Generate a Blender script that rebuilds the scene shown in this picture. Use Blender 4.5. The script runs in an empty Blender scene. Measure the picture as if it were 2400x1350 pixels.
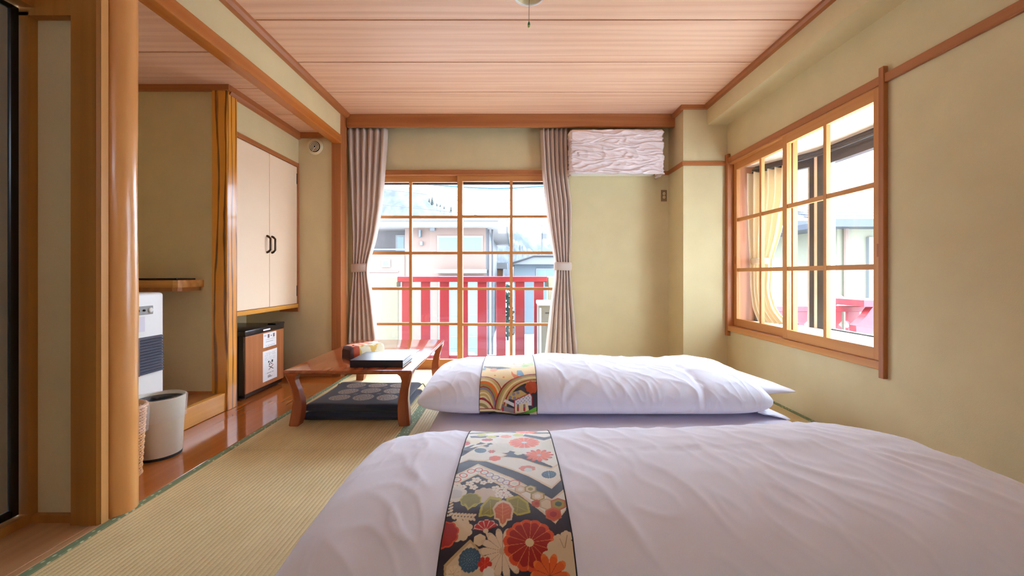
import bpy, bmesh, math, random
import numpy as np
from mathutils import Vector, noise

random.seed(7)
rng = np.random.default_rng(7)
sc = bpy.context.scene
COL = sc.collection
R = math.radians

# ------------------------------------------------------------------ camera, sky, exposure
F, HCAM = 965.0, 0.877                 # focal length in pixels of a 2400 px wide frame, eye height
VPX, VPY = 1201.0, 644.0
cam_d = bpy.data.cameras.new('camera')
cam_d.sensor_width = 36.0
cam_d.lens = F / 2400.0 * 36.0
cam_d.shift_x = -(VPX - 1200.0) / 2400.0
cam_d.shift_y = -(675.0 - VPY) / 2400.0
cam_d.clip_start = 0.02
cam_d.clip_end = 600
cam = bpy.data.objects.new('camera', cam_d)
COL.objects.link(cam)
cam.location = (0, 0, HCAM)
cam.rotation_euler = (R(90), 0, 0)
sc.camera = cam

world = bpy.data.worlds.new('overcast_sky')
sc.world = world
world.use_nodes = True
bg = world.node_tree.nodes['Background']
bg.inputs['Color'].default_value = (0.78, 0.94, 1.16, 1)
bg.inputs['Strength'].default_value = 3.6

sc.view_settings.view_transform = 'Standard'
sc.view_settings.look = 'None'
sc.view_settings.gamma = 1.0
sc.view_settings.use_curve_mapping = False
sc.view_settings.exposure = 2.15
cy = sc.cycles
cy.max_bounces = 14
cy.diffuse_bounces = 10
cy.glossy_bounces = 5
cy.transmission_bounces = 8
cy.transparent_max_bounces = 24
cy.use_denoising = True
cy.sample_clamp_indirect = 8.0


def P(px, py, d):
    """point seen at photo pixel (px, py) at depth d"""
    return Vector(((px - VPX) / F * d, d, HCAM - (py - VPY) / F * d))


def X(px, d):
    return (px - VPX) / F * d


def Z(py, d):
    return HCAM - (py - VPY) / F * d


def lin(r, g, b):
    o = []
    for c in (r, g, b):
        c /= 255.0
        o.append(c / 12.92 if c <= 0.04045 else ((c + 0.055) / 1.055) ** 2.4)
    return tuple(o)


EXT = 0.185


def ext(r, g, b, k=1.0):
    return tuple(c * EXT * k for c in lin(r, g, b))


def lin_np(a):
    a = np.clip(a / 255.0, 0, 1)
    return np.where(a <= 0.04045, a / 12.92, ((a + 0.055) / 1.055) ** 2.4)


# ------------------------------------------------------------------ materials
MATS = {}


def new_mat(name):
    m = bpy.data.materials.new(name)
    m.use_nodes = True
    MATS[name] = m
    nt = m.node_tree
    return m, nt, nt.nodes['Principled BSDF']


def node(nt, t, **kw):
    n = nt.nodes.new(t)
    for k, v in kw.items():
        setattr(n, k, v)
    return n


def pos_scaled(nt, scale, rot=(0, 0, 0)):
    g = node(nt, 'ShaderNodeNewGeometry')
    m = node(nt, 'ShaderNodeMapping')
    m.inputs['Scale'].default_value = scale
    m.inputs['Rotation'].default_value = rot
    nt.links.new(g.outputs['Position'], m.inputs['Vector'])
    return m.outputs['Vector']


def add_bump(nt, bsdf, height, strength, dist=0.01):
    b = node(nt, 'ShaderNodeBump')
    b.inputs['Strength'].default_value = strength
    b.inputs['Distance'].default_value = dist
    nt.links.new(height, b.inputs['Height'])
    nt.links.new(b.outputs['Normal'], bsdf.inputs['Normal'])
    return b


def plain(name, col, rough=0.5, metal=0.0, spec=0.5, vary=0.0, vscale=20.0, bump=0.0, bscale=200.0, bdist=0.002):
    m, nt, b = new_mat(name)
    b.inputs['Base Color'].default_value = (*col, 1)
    b.inputs['Roughness'].default_value = rough
    b.inputs['Metallic'].default_value = metal
    b.inputs['Specular IOR Level'].default_value = spec
    if vary > 0:
        v = pos_scaled(nt, (1, 1, 1))
        n = node(nt, 'ShaderNodeTexNoise')
        n.inputs['Scale'].default_value = vscale
        n.inputs['Detail'].default_value = 4
        nt.links.new(v, n.inputs['Vector'])
        r = node(nt, 'ShaderNodeValToRGB')
        r.color_ramp.elements[0].position = 0.3
        r.color_ramp.elements[1].position = 0.7
        r.color_ramp.elements[0].color = (*[c * (1 - vary) for c in col], 1)
        r.color_ramp.elements[1].color = (*[min(1, c * (1 + vary)) for c in col], 1)
        nt.links.new(n.outputs['Fac'], r.inputs['Fac'])
        nt.links.new(r.outputs['Color'], b.inputs['Base Color'])
    if bump > 0:
        v = pos_scaled(nt, (1, 1, 1))
        n = node(nt, 'ShaderNodeTexNoise')
        n.inputs['Scale'].default_value = bscale
        n.inputs['Detail'].default_value = 3
        nt.links.new(v, n.inputs['Vector'])
        add_bump(nt, b, n.outputs['Fac'], bump, bdist)
    return m


def wood(name, light, dark, axis='x', rough=0.4, grain=14.0, stretch=0.05, wave=0.35, wscale=6.0,
         spec=0.4, lo=0.30, hi=0.72, bump=0.05, distort=5.0, coat=0.0, centre=(0.13, 0.07, 0.21)):
    """procedural timber, grain running along axis"""
    m, nt, b = new_mat(name)
    s = {'x': (stretch, 1, 1), 'y': (1, stretch, 1), 'z': (1, 1, stretch)}[axis]
    g = node(nt, 'ShaderNodeNewGeometry')
    off = node(nt, 'ShaderNodeVectorMath', operation='ADD')
    off.inputs[1].default_value = centre
    nt.links.new(g.outputs['Position'], off.inputs[0])
    mp = node(nt, 'ShaderNodeMapping')
    mp.inputs['Scale'].default_value = s
    nt.links.new(off.outputs[0], mp.inputs['Vector'])
    n1 = node(nt, 'ShaderNodeTexNoise')
    n1.inputs['Scale'].default_value = grain
    n1.inputs['Detail'].default_value = 8
    n1.inputs['Roughness'].default_value = 0.62
    n1.inputs['Distortion'].default_value = 0.4
    nt.links.new(mp.outputs[0], n1.inputs['Vector'])
    w = node(nt, 'ShaderNodeTexWave', wave_type='RINGS')
    w.rings_direction = {'x': 'X', 'y': 'Y', 'z': 'Z'}[axis]
    w.inputs['Scale'].default_value = wscale
    w.inputs['Distortion'].default_value = distort
    w.inputs['Detail'].default_value = 3
    w.inputs['Detail Scale'].default_value = 1.2
    nt.links.new(mp.outputs[0], w.inputs['Vector'])
    mx = node(nt, 'ShaderNodeMix')
    mx.inputs[0].default_value = wave
    nt.links.new(n1.outputs['Fac'], mx.inputs[2])
    nt.links.new(w.outputs['Fac'], mx.inputs[3])
    r = node(nt, 'ShaderNodeValToRGB')
    r.color_ramp.elements[0].position = lo
    r.color_ramp.elements[1].position = hi
    r.color_ramp.elements[0].color = (*dark, 1)
    r.color_ramp.elements[1].color = (*light, 1)
    nt.links.new(mx.outputs[0], r.inputs['Fac'])
    nt.links.new(r.outputs['Color'], b.inputs['Base Color'])
    b.inputs['Roughness'].default_value = rough
    b.inputs['Specular IOR Level'].default_value = spec
    b.inputs['Coat Weight'].default_value = coat
    b.inputs['Coat Roughness'].default_value = 0.08
    if bump > 0:
        add_bump(nt, b, mx.outputs[0], bump, 0.004)
    return m


def painted(name, rough=0.7, sheen=0.0, metal=0.0, bump=0.0, bscale=900, spec=0.4):
    """colour comes from the mesh's painted print"""
    m, nt, b = new_mat(name)
    a = node(nt, 'ShaderNodeAttribute', attribute_name='print')
    nt.links.new(a.outputs['Color'], b.inputs['Base Color'])
    b.inputs['Roughness'].default_value = rough
    b.inputs['Sheen Weight'].default_value = sheen
    b.inputs['Specular IOR Level'].default_value = spec
    b.inputs['Metallic'].default_value = metal
    if bump > 0:
        v = pos_scaled(nt, (1, 1, 1))
        n = node(nt, 'ShaderNodeTexNoise')
        n.inputs['Scale'].default_value = bscale
        nt.links.new(v, n.inputs['Vector'])
        add_bump(nt, b, n.outputs['Fac'], bump, 0.001)
    return m


def glass(name, tint=(1, 1, 1), refl=0.06):
    m, nt, b = new_mat(name)
    nt.nodes.remove(b)
    out = nt.nodes['Material Output']
    t = node(nt, 'ShaderNodeBsdfTransparent')
    t.inputs['Color'].default_value = (*tint, 1)
    g = node(nt, 'ShaderNodeBsdfGlossy')
    g.inputs['Roughness'].default_value = 0.02
    lw = node(nt, 'ShaderNodeLayerWeight')
    pw_ = node(nt, 'ShaderNodeMath', operation='POWER')
    pw_.inputs[1].default_value = 5.0
    nt.links.new(lw.outputs['Facing'], pw_.inputs[0])
    f = node(nt, 'ShaderNodeMath', operation='MULTIPLY_ADD')
    f.inputs[1].default_value = 0.5
    f.inputs[2].default_value = 0.025
    nt.links.new(pw_.outputs[0], f.inputs[0])
    mx = node(nt, 'ShaderNodeMixShader')
    nt.links.new(f.outputs[0], mx.inputs[0])
    nt.links.new(t.outputs[0], mx.inputs[1])
    nt.links.new(g.outputs[0], mx.inputs[2])
    nt.links.new(mx.outputs[0], out.inputs[0])
    return m


def cloth(name, col, trans=0.0, rough=0.85, sheen=0.3, bump=0.15, bscale=700):
    m, nt, b = new_mat(name)
    b.inputs['Base Color'].default_value = (*col, 1)
    b.inputs['Roughness'].default_value = rough
    b.inputs['Sheen Weight'].default_value = sheen
    b.inputs['Specular IOR Level'].default_value = 0.2
    v = pos_scaled(nt, (1, 1, 1))
    n = node(nt, 'ShaderNodeTexNoise')
    n.inputs['Scale'].default_value = bscale
    n.inputs['Detail'].default_value = 2
    nt.links.new(v, n.inputs['Vector'])
    add_bump(nt, b, n.outputs['Fac'], bump, 0.001)
    if trans > 0:
        out = nt.nodes['Material Output']
        t = node(nt, 'ShaderNodeBsdfTranslucent')
        t.inputs['Color'].default_value = (*col, 1)
        mx = node(nt, 'ShaderNodeMixShader')
        mx.inputs[0].default_value = trans
        nt.links.new(b.outputs[0], mx.inputs[1])
        nt.links.new(t.outputs[0], mx.inputs[2])
        nt.links.new(mx.outputs[0], out.inputs[0])
    return m


plain('plaster', lin(214, 198, 154), rough=0.9, spec=0.15, vary=0.035, vscale=5, bump=0.25, bscale=350, bdist=0.002)
wood('ceiling_wood', lin(236, 194, 162), lin(220, 170, 138), 'x', rough=0.5, grain=34, stretch=0.03, wave=0.22, wscale=7.0, lo=0.25, hi=0.62, spec=0.25, bump=0.01, distort=9)
for ax in 'xyz':
    wood('trim_' + ax, lin(184, 118, 68), lin(158, 94, 50), ax, rough=0.42, grain=24, stretch=0.03, wave=0.12)
    wood('sash_' + ax, lin(212, 150, 86), lin(192, 126, 66), ax, rough=0.42, grain=30, stretch=0.03, wave=0.12)
wood('beam_wood', lin(196, 120, 54), lin(170, 94, 36), 'y', rough=0.2, spec=0.5, grain=18, stretch=0.03, wave=0.12)
wood('post_wood', lin(186, 128, 60), lin(160, 104, 42), 'z', rough=0.42, grain=16, stretch=0.03, wave=0.10)
wood('post_edge', lin(226, 172, 104), lin(212, 154, 88), 'z', rough=0.4, wave=0.1)
wood('log_wood', lin(238, 178, 110), lin(220, 150, 82), 'z', rough=0.27, grain=6, stretch=0.12, wave=0.08, spec=0.5, coat=0.2, bump=0.03)
wood('tokobashira', lin(222, 150, 54), lin(96, 52, 16), 'z', rough=0.25, grain=10, stretch=0.10, wave=0.75, wscale=9, lo=0.10, hi=0.30, distort=6, spec=0.5, coat=0.2)
wood('step_wood', lin(226, 166, 76), lin(204, 138, 52), 'y', rough=0.25, grain=16, wave=0.25, wscale=4, spec=0.5, coat=0.2)
wood('alcove_floor', lin(182, 104, 42), lin(162, 86, 30), 'y', rough=0.13, grain=9, stretch=0.04, wave=0.08, spec=0.6, coat=0.5, bump=0.004)
wood('entry_floor', lin(196, 150, 104), lin(176, 130, 86), 'y', rough=0.45, grain=18, wave=0.12)
wood('stage_wood', lin(176, 114, 62), lin(154, 94, 46), 'y', rough=0.3, grain=18, wave=0.12)
wood('table_wood', lin(176, 92, 52), lin(138, 60, 30), 'y', rough=0.15, grain=20, stretch=0.10, wave=0.14, wscale=7, distort=9, spec=0.6, coat=0.6, bump=0.05)
wood('table_leg', lin(170, 88, 48), lin(146, 68, 34), 'z', rough=0.2, spec=0.6, coat=0.5, wave=0.1)
wood('shelf_wood', lin(208, 150, 82), lin(170, 110, 52), 'x', rough=0.35, wave=0.15, grain=20)
wood('fridge_veneer', lin(190, 124, 78), lin(164, 100, 58), 'z', rough=0.35, grain=30, stretch=0.02, wave=0.08)
wood('bay_panel', lin(190, 124, 86), lin(140, 84, 54), 'z', rough=0.4, wave=0.35, wscale=6)
plain('dark_gap', (0.02, 0.014, 0.01), rough=0.9)
plain('fusuma_black', (0.006, 0.006, 0.007), rough=0.25)
plain('fusuma_paper', lin(150, 146, 132), rough=0.9, vary=0.05, vscale=8)
plain('door_cream', lin(240, 218, 188), rough=0.6, spec=0.3, vary=0.02, vscale=3)
plain('handle_bronze', (0.06, 0.035, 0.02), rough=0.35, metal=0.6)
plain('white_plastic', lin(232, 232, 228), rough=0.4)
plain('ivory_plastic', lin(226, 212, 172), rough=0.45)
plain('black_plastic', (0.012, 0.012, 0.013), rough=0.25)
plain('grey_plastic', lin(150, 150, 148), rough=0.4)
plain('louver_dark', lin(92, 94, 106), rough=0.35)
plain('louver_back', (0.008, 0.008, 0.01), rough=0.7)
plain('lcd', lin(176, 190, 224), rough=0.2)
plain('bin_metal', lin(212, 204, 184), rough=0.35)
plain('bin_inside', lin(40, 44, 54), rough=0.5)
plain('wicker', lin(214, 164, 110), rough=0.6, vary=0.2, vscale=60)
plain('outlet_brown', lin(128, 104, 70), rough=0.4)
plain('outlet_edge', lin(214, 194, 154), rough=0.4)
plain('cord_green', lin(30, 130, 70), rough=0.4)
plain('cord_tip', lin(200, 210, 130), rough=0.4)
plain('cord_brown', lin(150, 110, 80), rough=0.6)
plain('binder_black', lin(46, 46, 56), rough=0.3)
plain('paper_white', lin(236, 238, 240), rough=0.5)
plain('dark_brown_cloth', lin(80, 50, 48), rough=0.8)
plain('alu_dark', lin(70, 62, 58), rough=0.35, metal=0.3)
plain('alu_silver', lin(190, 188, 180), rough=0.3, metal=0.6)
plain('bay_sill', lin(224, 228, 226), rough=0.4)
plain('bay_ceiling', lin(240, 214, 186), rough=0.8)
plain('rubber_black', (0.015, 0.015, 0.015), rough=0.7)
plain('red_paint', ext(255, 54, 72, 1.05), rough=0.45, vary=0.06, vscale=6)
plain('parapet', ext(255, 244, 212, 1.15), rough=0.85, vary=0.03, vscale=4)
plain('ac_outdoor', ext(214, 206, 184), rough=0.5)
plain('house_pink', ext(218, 178, 156), rough=0.85, vary=0.03, vscale=3)
plain('house_grey', ext(190, 180, 176), rough=0.85)
plain('house_white', ext(214, 214, 212), rough=0.8)
plain('house_cream', ext(222, 212, 176), rough=0.85)
plain('house_blue', ext(190, 206, 214), rough=0.8)
plain('fascia_green', ext(210, 212, 196), rough=0.7)
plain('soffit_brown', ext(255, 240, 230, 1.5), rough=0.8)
plain('window_green', ext(140, 190, 176), rough=0.12)
plain('window_frame_white', ext(226, 228, 224), rough=0.5)
plain('pipe_dark', ext(80, 70, 70), rough=0.5)
plain('roof_metal', ext(104, 108, 122), rough=0.45)
plain('roof_snow', ext(255, 255, 255), rough=0.8)
plain('shutter_blue', ext(176, 196, 206), rough=0.5)
plain('sign_orange', ext(220, 140, 60), rough=0.6)
plain('ground_snow', lin(196, 200, 202), rough=0.9, vary=0.14, vscale=0.6)
plain('balcony_floor', lin(170, 176, 176), rough=0.8, vary=0.08, vscale=4)
plain('cable_teal', ext(60, 130, 145), rough=0.5)
plain('cable_grey', ext(120, 120, 132), rough=0.5)
plain('concrete_pole', ext(150, 150, 150), rough=0.8)
plain('conifer', ext(90, 104, 92, 0.8), rough=0.9)
plain('leaf_dark', ext(70, 100, 70), rough=0.9)
glass('glass')
glass('glass_bay', tint=(0.97, 0.99, 0.99))
cloth('duvet_white', lin(236, 239, 252), sheen=0.15, bump=0.08)
cloth('mattress_white', lin(222, 218, 232), sheen=0.15, bump=0.08)
cloth('curtain_cloth', lin(220, 202, 188), trans=0.18, sheen=0.3)
cloth('bay_curtain_cloth', lin(232, 216, 186), trans=0.35)
cloth('ac_cloth', lin(228, 212, 208), sheen=0.1)
cloth('navy_cloth', lin(48, 54, 72), sheen=0.3)
cloth('rope_dark', lin(46, 40, 34), sheen=0.1)
painted('print_cloth', rough=0.6, sheen=0.15, bump=0.25)
painted('print_paper', rough=0.6)
painted('zabuton_print', rough=0.85, sheen=0.3, bump=0.2)
painted('pouch_print', rough=0.5, sheen=0.2)

# hill: snow between bare trees
m, nt, b = new_mat('hill_forest')
v = pos_scaled(nt, (1, 0.4, 0.22))
n = node(nt, 'ShaderNodeTexNoise')
n.inputs['Scale'].default_value = 0.55
n.inputs['Detail'].default_value = 9
n.inputs['Roughness'].default_value = 0.7
nt.links.new(v, n.inputs['Vector'])
r = node(nt, 'ShaderNodeValToRGB')
r.color_ramp.elements[0].position = 0.36
r.color_ramp.elements[1].position = 0.62
r.color_ramp.elements[0].color = (*ext(150, 160, 168, 0.42), 1)
r.color_ramp.elements[1].color = (*ext(226, 232, 240, 0.42), 1)
nt.links.new(n.outputs['Fac'], r.inputs['Fac'])
nt.links.new(r.outputs['Color'], b.inputs['Base Color'])
b.inputs['Roughness'].default_value = 0.95

m, nt, b = new_mat('hill_far')
v = pos_scaled(nt, (1, 0.4, 0.3))
n = node(nt, 'ShaderNodeTexNoise')
n.inputs['Scale'].default_value = 0.16
n.inputs['Detail'].default_value = 8
nt.links.new(v, n.inputs['Vector'])
r = node(nt, 'ShaderNodeValToRGB')
r.color_ramp.elements[0].position = 0.4
r.color_ramp.elements[1].position = 0.6
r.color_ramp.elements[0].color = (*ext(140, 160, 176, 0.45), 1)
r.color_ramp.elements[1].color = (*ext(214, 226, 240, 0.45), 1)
nt.links.new(n.outputs['Fac'], r.inputs['Fac'])
nt.links.new(r.outputs['Color'], b.inputs['Base Color'])
b.inputs['Roughness'].default_value = 0.95

# tatami rush: fine weave across ribs that run along the mat
m, nt, b = new_mat('tatami')
v = pos_scaled(nt, (60, 420, 60))
n = node(nt, 'ShaderNodeTexNoise')
n.inputs['Scale'].default_value = 1.0
n.inputs['Detail'].default_value = 3
nt.links.new(v, n.inputs['Vector'])
v2 = pos_scaled(nt, (3, 3, 3))
n2 = node(nt, 'ShaderNodeTexNoise')
n2.inputs['Scale'].default_value = 1.3
n2.inputs['Detail'].default_value = 4
nt.links.new(v2, n2.inputs['Vector'])
mx = node(nt, 'ShaderNodeMix')
mx.inputs[0].default_value = 0.45
nt.links.new(n.outputs['Fac'], mx.inputs[2])
nt.links.new(n2.outputs['Fac'], mx.inputs[3])
r = node(nt, 'ShaderNodeValToRGB')
r.color_ramp.elements[0].position = 0.3
r.color_ramp.elements[1].position = 0.7
r.color_ramp.elements[0].color = (*lin(196, 174, 122), 1)
r.color_ramp.elements[1].color = (*lin(224, 206, 156), 1)
nt.links.new(mx.outputs[0], r.inputs['Fac'])
nt.links.new(r.outputs['Color'], b.inputs['Base Color'])
b.inputs['Roughness'].default_value = 0.6
b.inputs['Specular IOR Level'].default_value = 0.3
add_bump(nt, b, n.outputs['Fac'], 0.3, 0.002)
plain('tatami_seam', lin(120, 96, 56), rough=0.9)

# tatami border cloth: green brocade with pale motifs
m, nt, b = new_mat('heri')
v = pos_scaled(nt, (34, 20, 1))
vo = node(nt, 'ShaderNodeTexVoronoi')
vo.inputs['Scale'].default_value = 1.6
vo.inputs['Randomness'].default_value = 0.35
nt.links.new(v, vo.inputs['Vector'])
r = node(nt, 'ShaderNodeValToRGB')
r.color_ramp.elements[0].position = 0.16
r.color_ramp.elements[1].position = 0.26
r.color_ramp.elements[0].color = (*lin(196, 204, 160), 1)
r.color_ramp.elements[1].color = (*lin(120, 138, 100), 1)
nt.links.new(vo.outputs['Distance'], r.inputs['Fac'])
nt.links.new(r.outputs['Color'], b.inputs['Base Color'])
b.inputs['Roughness'].default_value = 0.7

# thin clear plastic bag
m, nt, b = new_mat('liner_plastic')
out = nt.nodes['Material Output']
b.inputs['Base Color'].default_value = (0.85, 0.85, 0.84, 1)
b.inputs['Roughness'].default_value = 0.12
t = node(nt, 'ShaderNodeBsdfTransparent')
mx = node(nt, 'ShaderNodeMixShader')
mx.inputs[0].default_value = 0.20
nt.links.new(t.outputs[0], mx.inputs[1])
nt.links.new(b.outputs[0], mx.inputs[2])
nt.links.new(mx.outputs[0], out.inputs[0])


# ------------------------------------------------------------------ mesh helpers
class MB:
    def __init__(self):
        self.v = []
        self.f = []

    def add(self, verts, faces):
        o = len(self.v)
        self.v += [tuple(p) for p in verts]
        self.f += [tuple(i + o for i in f) for f in faces]
        return self

    def box(self, x0, x1, y0, y1, z0, z1, bev=0.0, seg=2):
        x0, x1 = min(x0, x1), max(x0, x1)
        y0, y1 = min(y0, y1), max(y0, y1)
        z0, z1 = min(z0, z1), max(z0, z1)
        vs = [(x0, y0, z0), (x1, y0, z0), (x1, y1, z0), (x0, y1, z0), (x0, y0, z1), (x1, y0, z1), (x1, y1, z1), (x0, y1, z1)]
        fs = [(0, 3, 2, 1), (4, 5, 6, 7), (0, 1, 5, 4), (1, 2, 6, 5), (2, 3, 7, 6), (3, 0, 4, 7)]
        if bev <= 0:
            return self.add(vs, fs)
        bm = bmesh.new()
        bv = [bm.verts.new(p) for p in vs]
        for f in fs:
            bm.faces.new([bv[i] for i in f])
        bmesh.ops.bevel(bm, geom=list(bm.edges), offset=bev, segments=seg, profile=0.5, affect='EDGES', clamp_overlap=True)
        bm.verts.index_update()
        self.add([v.co[:] for v in bm.verts], [[v.index for v in f.verts] for f in bm.faces])
        bm.free()
        return self

    def prism(self, poly, axis, a0, a1):
        """poly: 2-D outline; axis x -> (y,z), y -> (x,z), z -> (x,y)"""
        def pt(p, a):
            return {'x': (a, p[0], p[1]), 'y': (p[0], a, p[1]), 'z': (p[0], p[1], a)}[axis]
        n = len(poly)
        vs = [pt(p, a0) for p in poly] + [pt(p, a1) for p in poly]
        fs = [tuple(range(n))[::-1], tuple(range(n, 2 * n))]
        fs += [(i, (i + 1) % n, n + (i + 1) % n, n + i) for i in range(n)]
        return self.add(vs, fs)

    def lathe(self, prof, c, seg=32, cap=True, sx=1.0, sy=1.0):
        vs, fs = [], []
        for r_, z in prof:
            for k in range(seg):
                a = 2 * math.pi * k / seg
                vs.append((c[0] + r_ * sx * math.cos(a), c[1] + r_ * sy * math.sin(a), c[2] + z))
        for j in range(len(prof) - 1):
            for k in range(seg):
                k2 = (k + 1) % seg
                fs.append((j * seg + k, j * seg + k2, (j + 1) * seg + k2, (j + 1) * seg + k))
        if cap:
            fs.append(tuple(range(seg))[::-1])
            fs.append(tuple(range((len(prof) - 1) * seg, len(prof) * seg)))
        return self.add(vs, fs)

    def tube(self, path, rad, seg=8, closed=False):
        path = [Vector(p) for p in path]
        n = len(path)
        rads = rad if isinstance(rad, (list, tuple)) else [rad] * n
        vs, fs = [], []
        up = None
        for i, p in enumerate(path):
            a = path[(i - 1) % n] if (closed or i > 0) else p
            c = path[(i + 1) % n] if (closed or i < n - 1) else p
            t = (c - a).normalized()
            if up is None:
                up = t.orthogonal().normalized()
            up = (up - t * up.dot(t)).normalized()
            s = t.cross(up)
            for k in range(seg):
                an = 2 * math.pi * k / seg
                vs.append(p + (up * math.cos(an) + s * math.sin(an)) * rads[i])
        m_ = n if closed else n - 1
        for i in range(m_):
            for k in range(seg):
                k2 = (k + 1) % seg
                i2 = (i + 1) % n
                fs.append((i * seg + k, i * seg + k2, i2 * seg + k2, i2 * seg + k))
        if not closed:
            fs.append(tuple(range(seg))[::-1])
            fs.append(tuple(range((n - 1) * seg, n * seg)))
        return self.add(vs, fs)

    def grid(self, A, wrap_u=False, wrap_v=False):
        nu, nv = A.shape[0], A.shape[1]
        vs = [tuple(p) for p in A.reshape(-1, 3).tolist()]
        fs = []
        for i in range(nu if wrap_u else nu - 1):
            i2 = (i + 1) % nu
            for j in range(nv if wrap_v else nv - 1):
                j2 = (j + 1) % nv
                fs.append((i * nv + j, i2 * nv + j, i2 * nv + j2, i * nv + j2))
        return self.add(vs, fs)

    def mesh(self, name, origin=(0, 0, 0)):
        me = bpy.data.meshes.new(name)
        o = origin
        me.from_pydata([(p[0] - o[0], p[1] - o[1], p[2] - o[2]) for p in self.v], [], self.f)
        return me


def finish(me, smooth, ang=35):
    bm = bmesh.new()
    bm.from_mesh(me)
    bmesh.ops.recalc_face_normals(bm, faces=bm.faces)
    bm.to_mesh(me)
    bm.free()
    if smooth:
        me.polygons.foreach_set('use_smooth', [True] * len(me.polygons))
        me.set_sharp_from_angle(angle=R(ang))
    me.update()


def root_loc(o):
    while o.parent is not None:
        o = o.parent
    return o.location


def build(mb, name, mat, parent=None, smooth=False, label=None, cat=None, group=None, kind=None, origin=None, ang=35, recalc=True):
    """one mesh object; vertices are given in world coordinates"""
    if parent is not None:
        org = root_loc(parent)
    else:
        if origin is None:
            a = np.array(mb.v)
            lo, hi = a.min(0), a.max(0)
            origin = ((lo[0] + hi[0]) / 2, (lo[1] + hi[1]) / 2, lo[2])
        org = origin
    me = mb.mesh(name, org)
    finish(me, smooth, ang)
    if mat:
        me.materials.append(MATS[mat])
    o = bpy.data.objects.new(name, me)
    COL.objects.link(o)
    if parent is not None:
        o.parent = parent
    else:
        o.location = org
    tag(o, label, cat, group, kind)
    return o


def tag(o, label=None, cat=None, group=None, kind=None):
    if label:
        o['label'] = label
    if cat:
        o['category'] = cat
    if group:
        o['group'] = group
    if kind:
        o['kind'] = kind
    return o


def thing(name, label, cat, loc, group=None, kind=None):
    o = bpy.data.objects.new(name, None)
    o.empty_display_size = 0.05
    COL.objects.link(o)
    o.location = loc
    bpy.context.view_layer.update()
    return tag(o, label, cat, group, kind)


def inst(src, parent, loc):
    """a repeat of a part sharing its mesh; loc is an offset from the source"""
    o = src.copy()
    COL.objects.link(o)
    o.parent = parent
    o.location = Vector(src.location) + Vector(loc)
    return o


def struct(name, mb, mat, label, parent=None, smooth=False, cat='structure'):
    return build(mb, name, mat, parent, smooth, label=label, cat=cat if parent is None else None,
                 kind='structure' if parent is None else None)


def paint_mesh(me, cols):
    """cols: per-vertex sRGB 0-255 print colours"""
    a = me.color_attributes.new('print', 'FLOAT_COLOR', 'POINT')
    c = np.ones((len(me.vertices), 4), np.float32)
    c[:, :3] = lin_np(cols)
    a.data.foreach_set('color', c.ravel())


def np_mesh(name, A, mat, parent, cols=None, smooth=True, wrap_v=False):
    """grid mesh from an array of world points, optionally with print"""
    nu, nv = A.shape[:2]
    org = np.array(root_loc(parent)) if parent is not None else np.zeros(3)
    V = (A.reshape(-1, 3) - org).astype(np.float32)
    i, j = np.meshgrid(np.arange(nu - 1), np.arange(nv if wrap_v else nv - 1), indexing='ij')
    j2 = (j + 1) % nv
    Q = np.stack([i * nv + j, (i + 1) * nv + j, (i + 1) * nv + j2, i * nv + j2], -1).reshape(-1, 4)
    me = bpy.data.meshes.new(name)
    me.vertices.add(len(V))
    me.vertices.foreach_set('co', V.ravel())
    me.loops.add(Q.size)
    me.loops.foreach_set('vertex_index', Q.ravel().astype(np.int32))
    me.polygons.add(len(Q))
    me.polygons.foreach_set('loop_start', np.arange(0, Q.size, 4, dtype=np.int32))
    me.update(calc_edges=True)
    me.validate()
    if smooth:
        me.polygons.foreach_set('use_smooth', [True] * len(me.polygons))
    if cols is not None:
        paint_mesh(me, cols.reshape(-1, 3))
    if mat:
        me.materials.append(MATS[mat])
    o = bpy.data.objects.new(name, me)
    COL.objects.link(o)
    if parent is not None:
        o.parent = parent
    return o


# ------------------------------------------------------------------ key dimensions (metres)
XR = 1.813          # right wall
XT = -1.442         # left edge of the tatami
YW = 3.80           # window wall surface
YP = 3.47           # front of the corner pillar
XP = 1.44           # side of the corner pillar
YA = 3.56           # back wall of the alcove
XC = -1.85          # cabinet front plane
ZC = 2.30           # main ceiling
ZA = 2.10           # alcove ceiling
YB = -1.1           # wall behind the camera

# ------------------------------------------------------------------ floors
struct('floor', MB().box(-1.80, XR + 0.1, YB, YW + 0.12, -0.12, -0.055), 'dark_gap', 'floor under the straw mats of the room', cat='floor')
floor = bpy.data.objects['floor']


def tatami(x0, x1, y0, y1, first=False):
    pitch = 0.0165
    hw = 0.030
    mb = MB()
    n_ = int(round((x1 - x0 - 2 * hw) / pitch))
    pitch = (x1 - x0 - 2 * hw) / n_
    prof = []
    for k in range(n_):
        a = x0 + hw + k * pitch
        for t, z in ((0.0, -0.0026), (0.14, -0.0008), (0.35, 0.0), (0.65, 0.0), (0.86, -0.0008)):
            prof.append((a + t * pitch, z))
    prof.append((x1 - hw, -0.0026))
    g = np.zeros((len(prof), 2, 3))
    for i, (a, z) in enumerate(prof):
        g[i, 0] = (a, y0 + 0.003, z)
        g[i, 1] = (a, y1 - 0.003, z)
    mb.grid(g)
    mb.box(x0 + 0.002, x1 - 0.002, y0 + 0.002, y1 - 0.002, -0.055, -0.004)
    t = build(mb, 'tatami_mat', 'tatami', floor, smooth=True, ang=60)
    for a, b_ in ((x0, x0 + hw), (x1 - hw, x1)):
        build(MB().box(a + 0.001, b_ - 0.0005, y0 + 0.001, y1 - 0.001, -0.05, 0.0012, 0.001, 1), 'border_cloth', 'heri', t)
    return t


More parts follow.
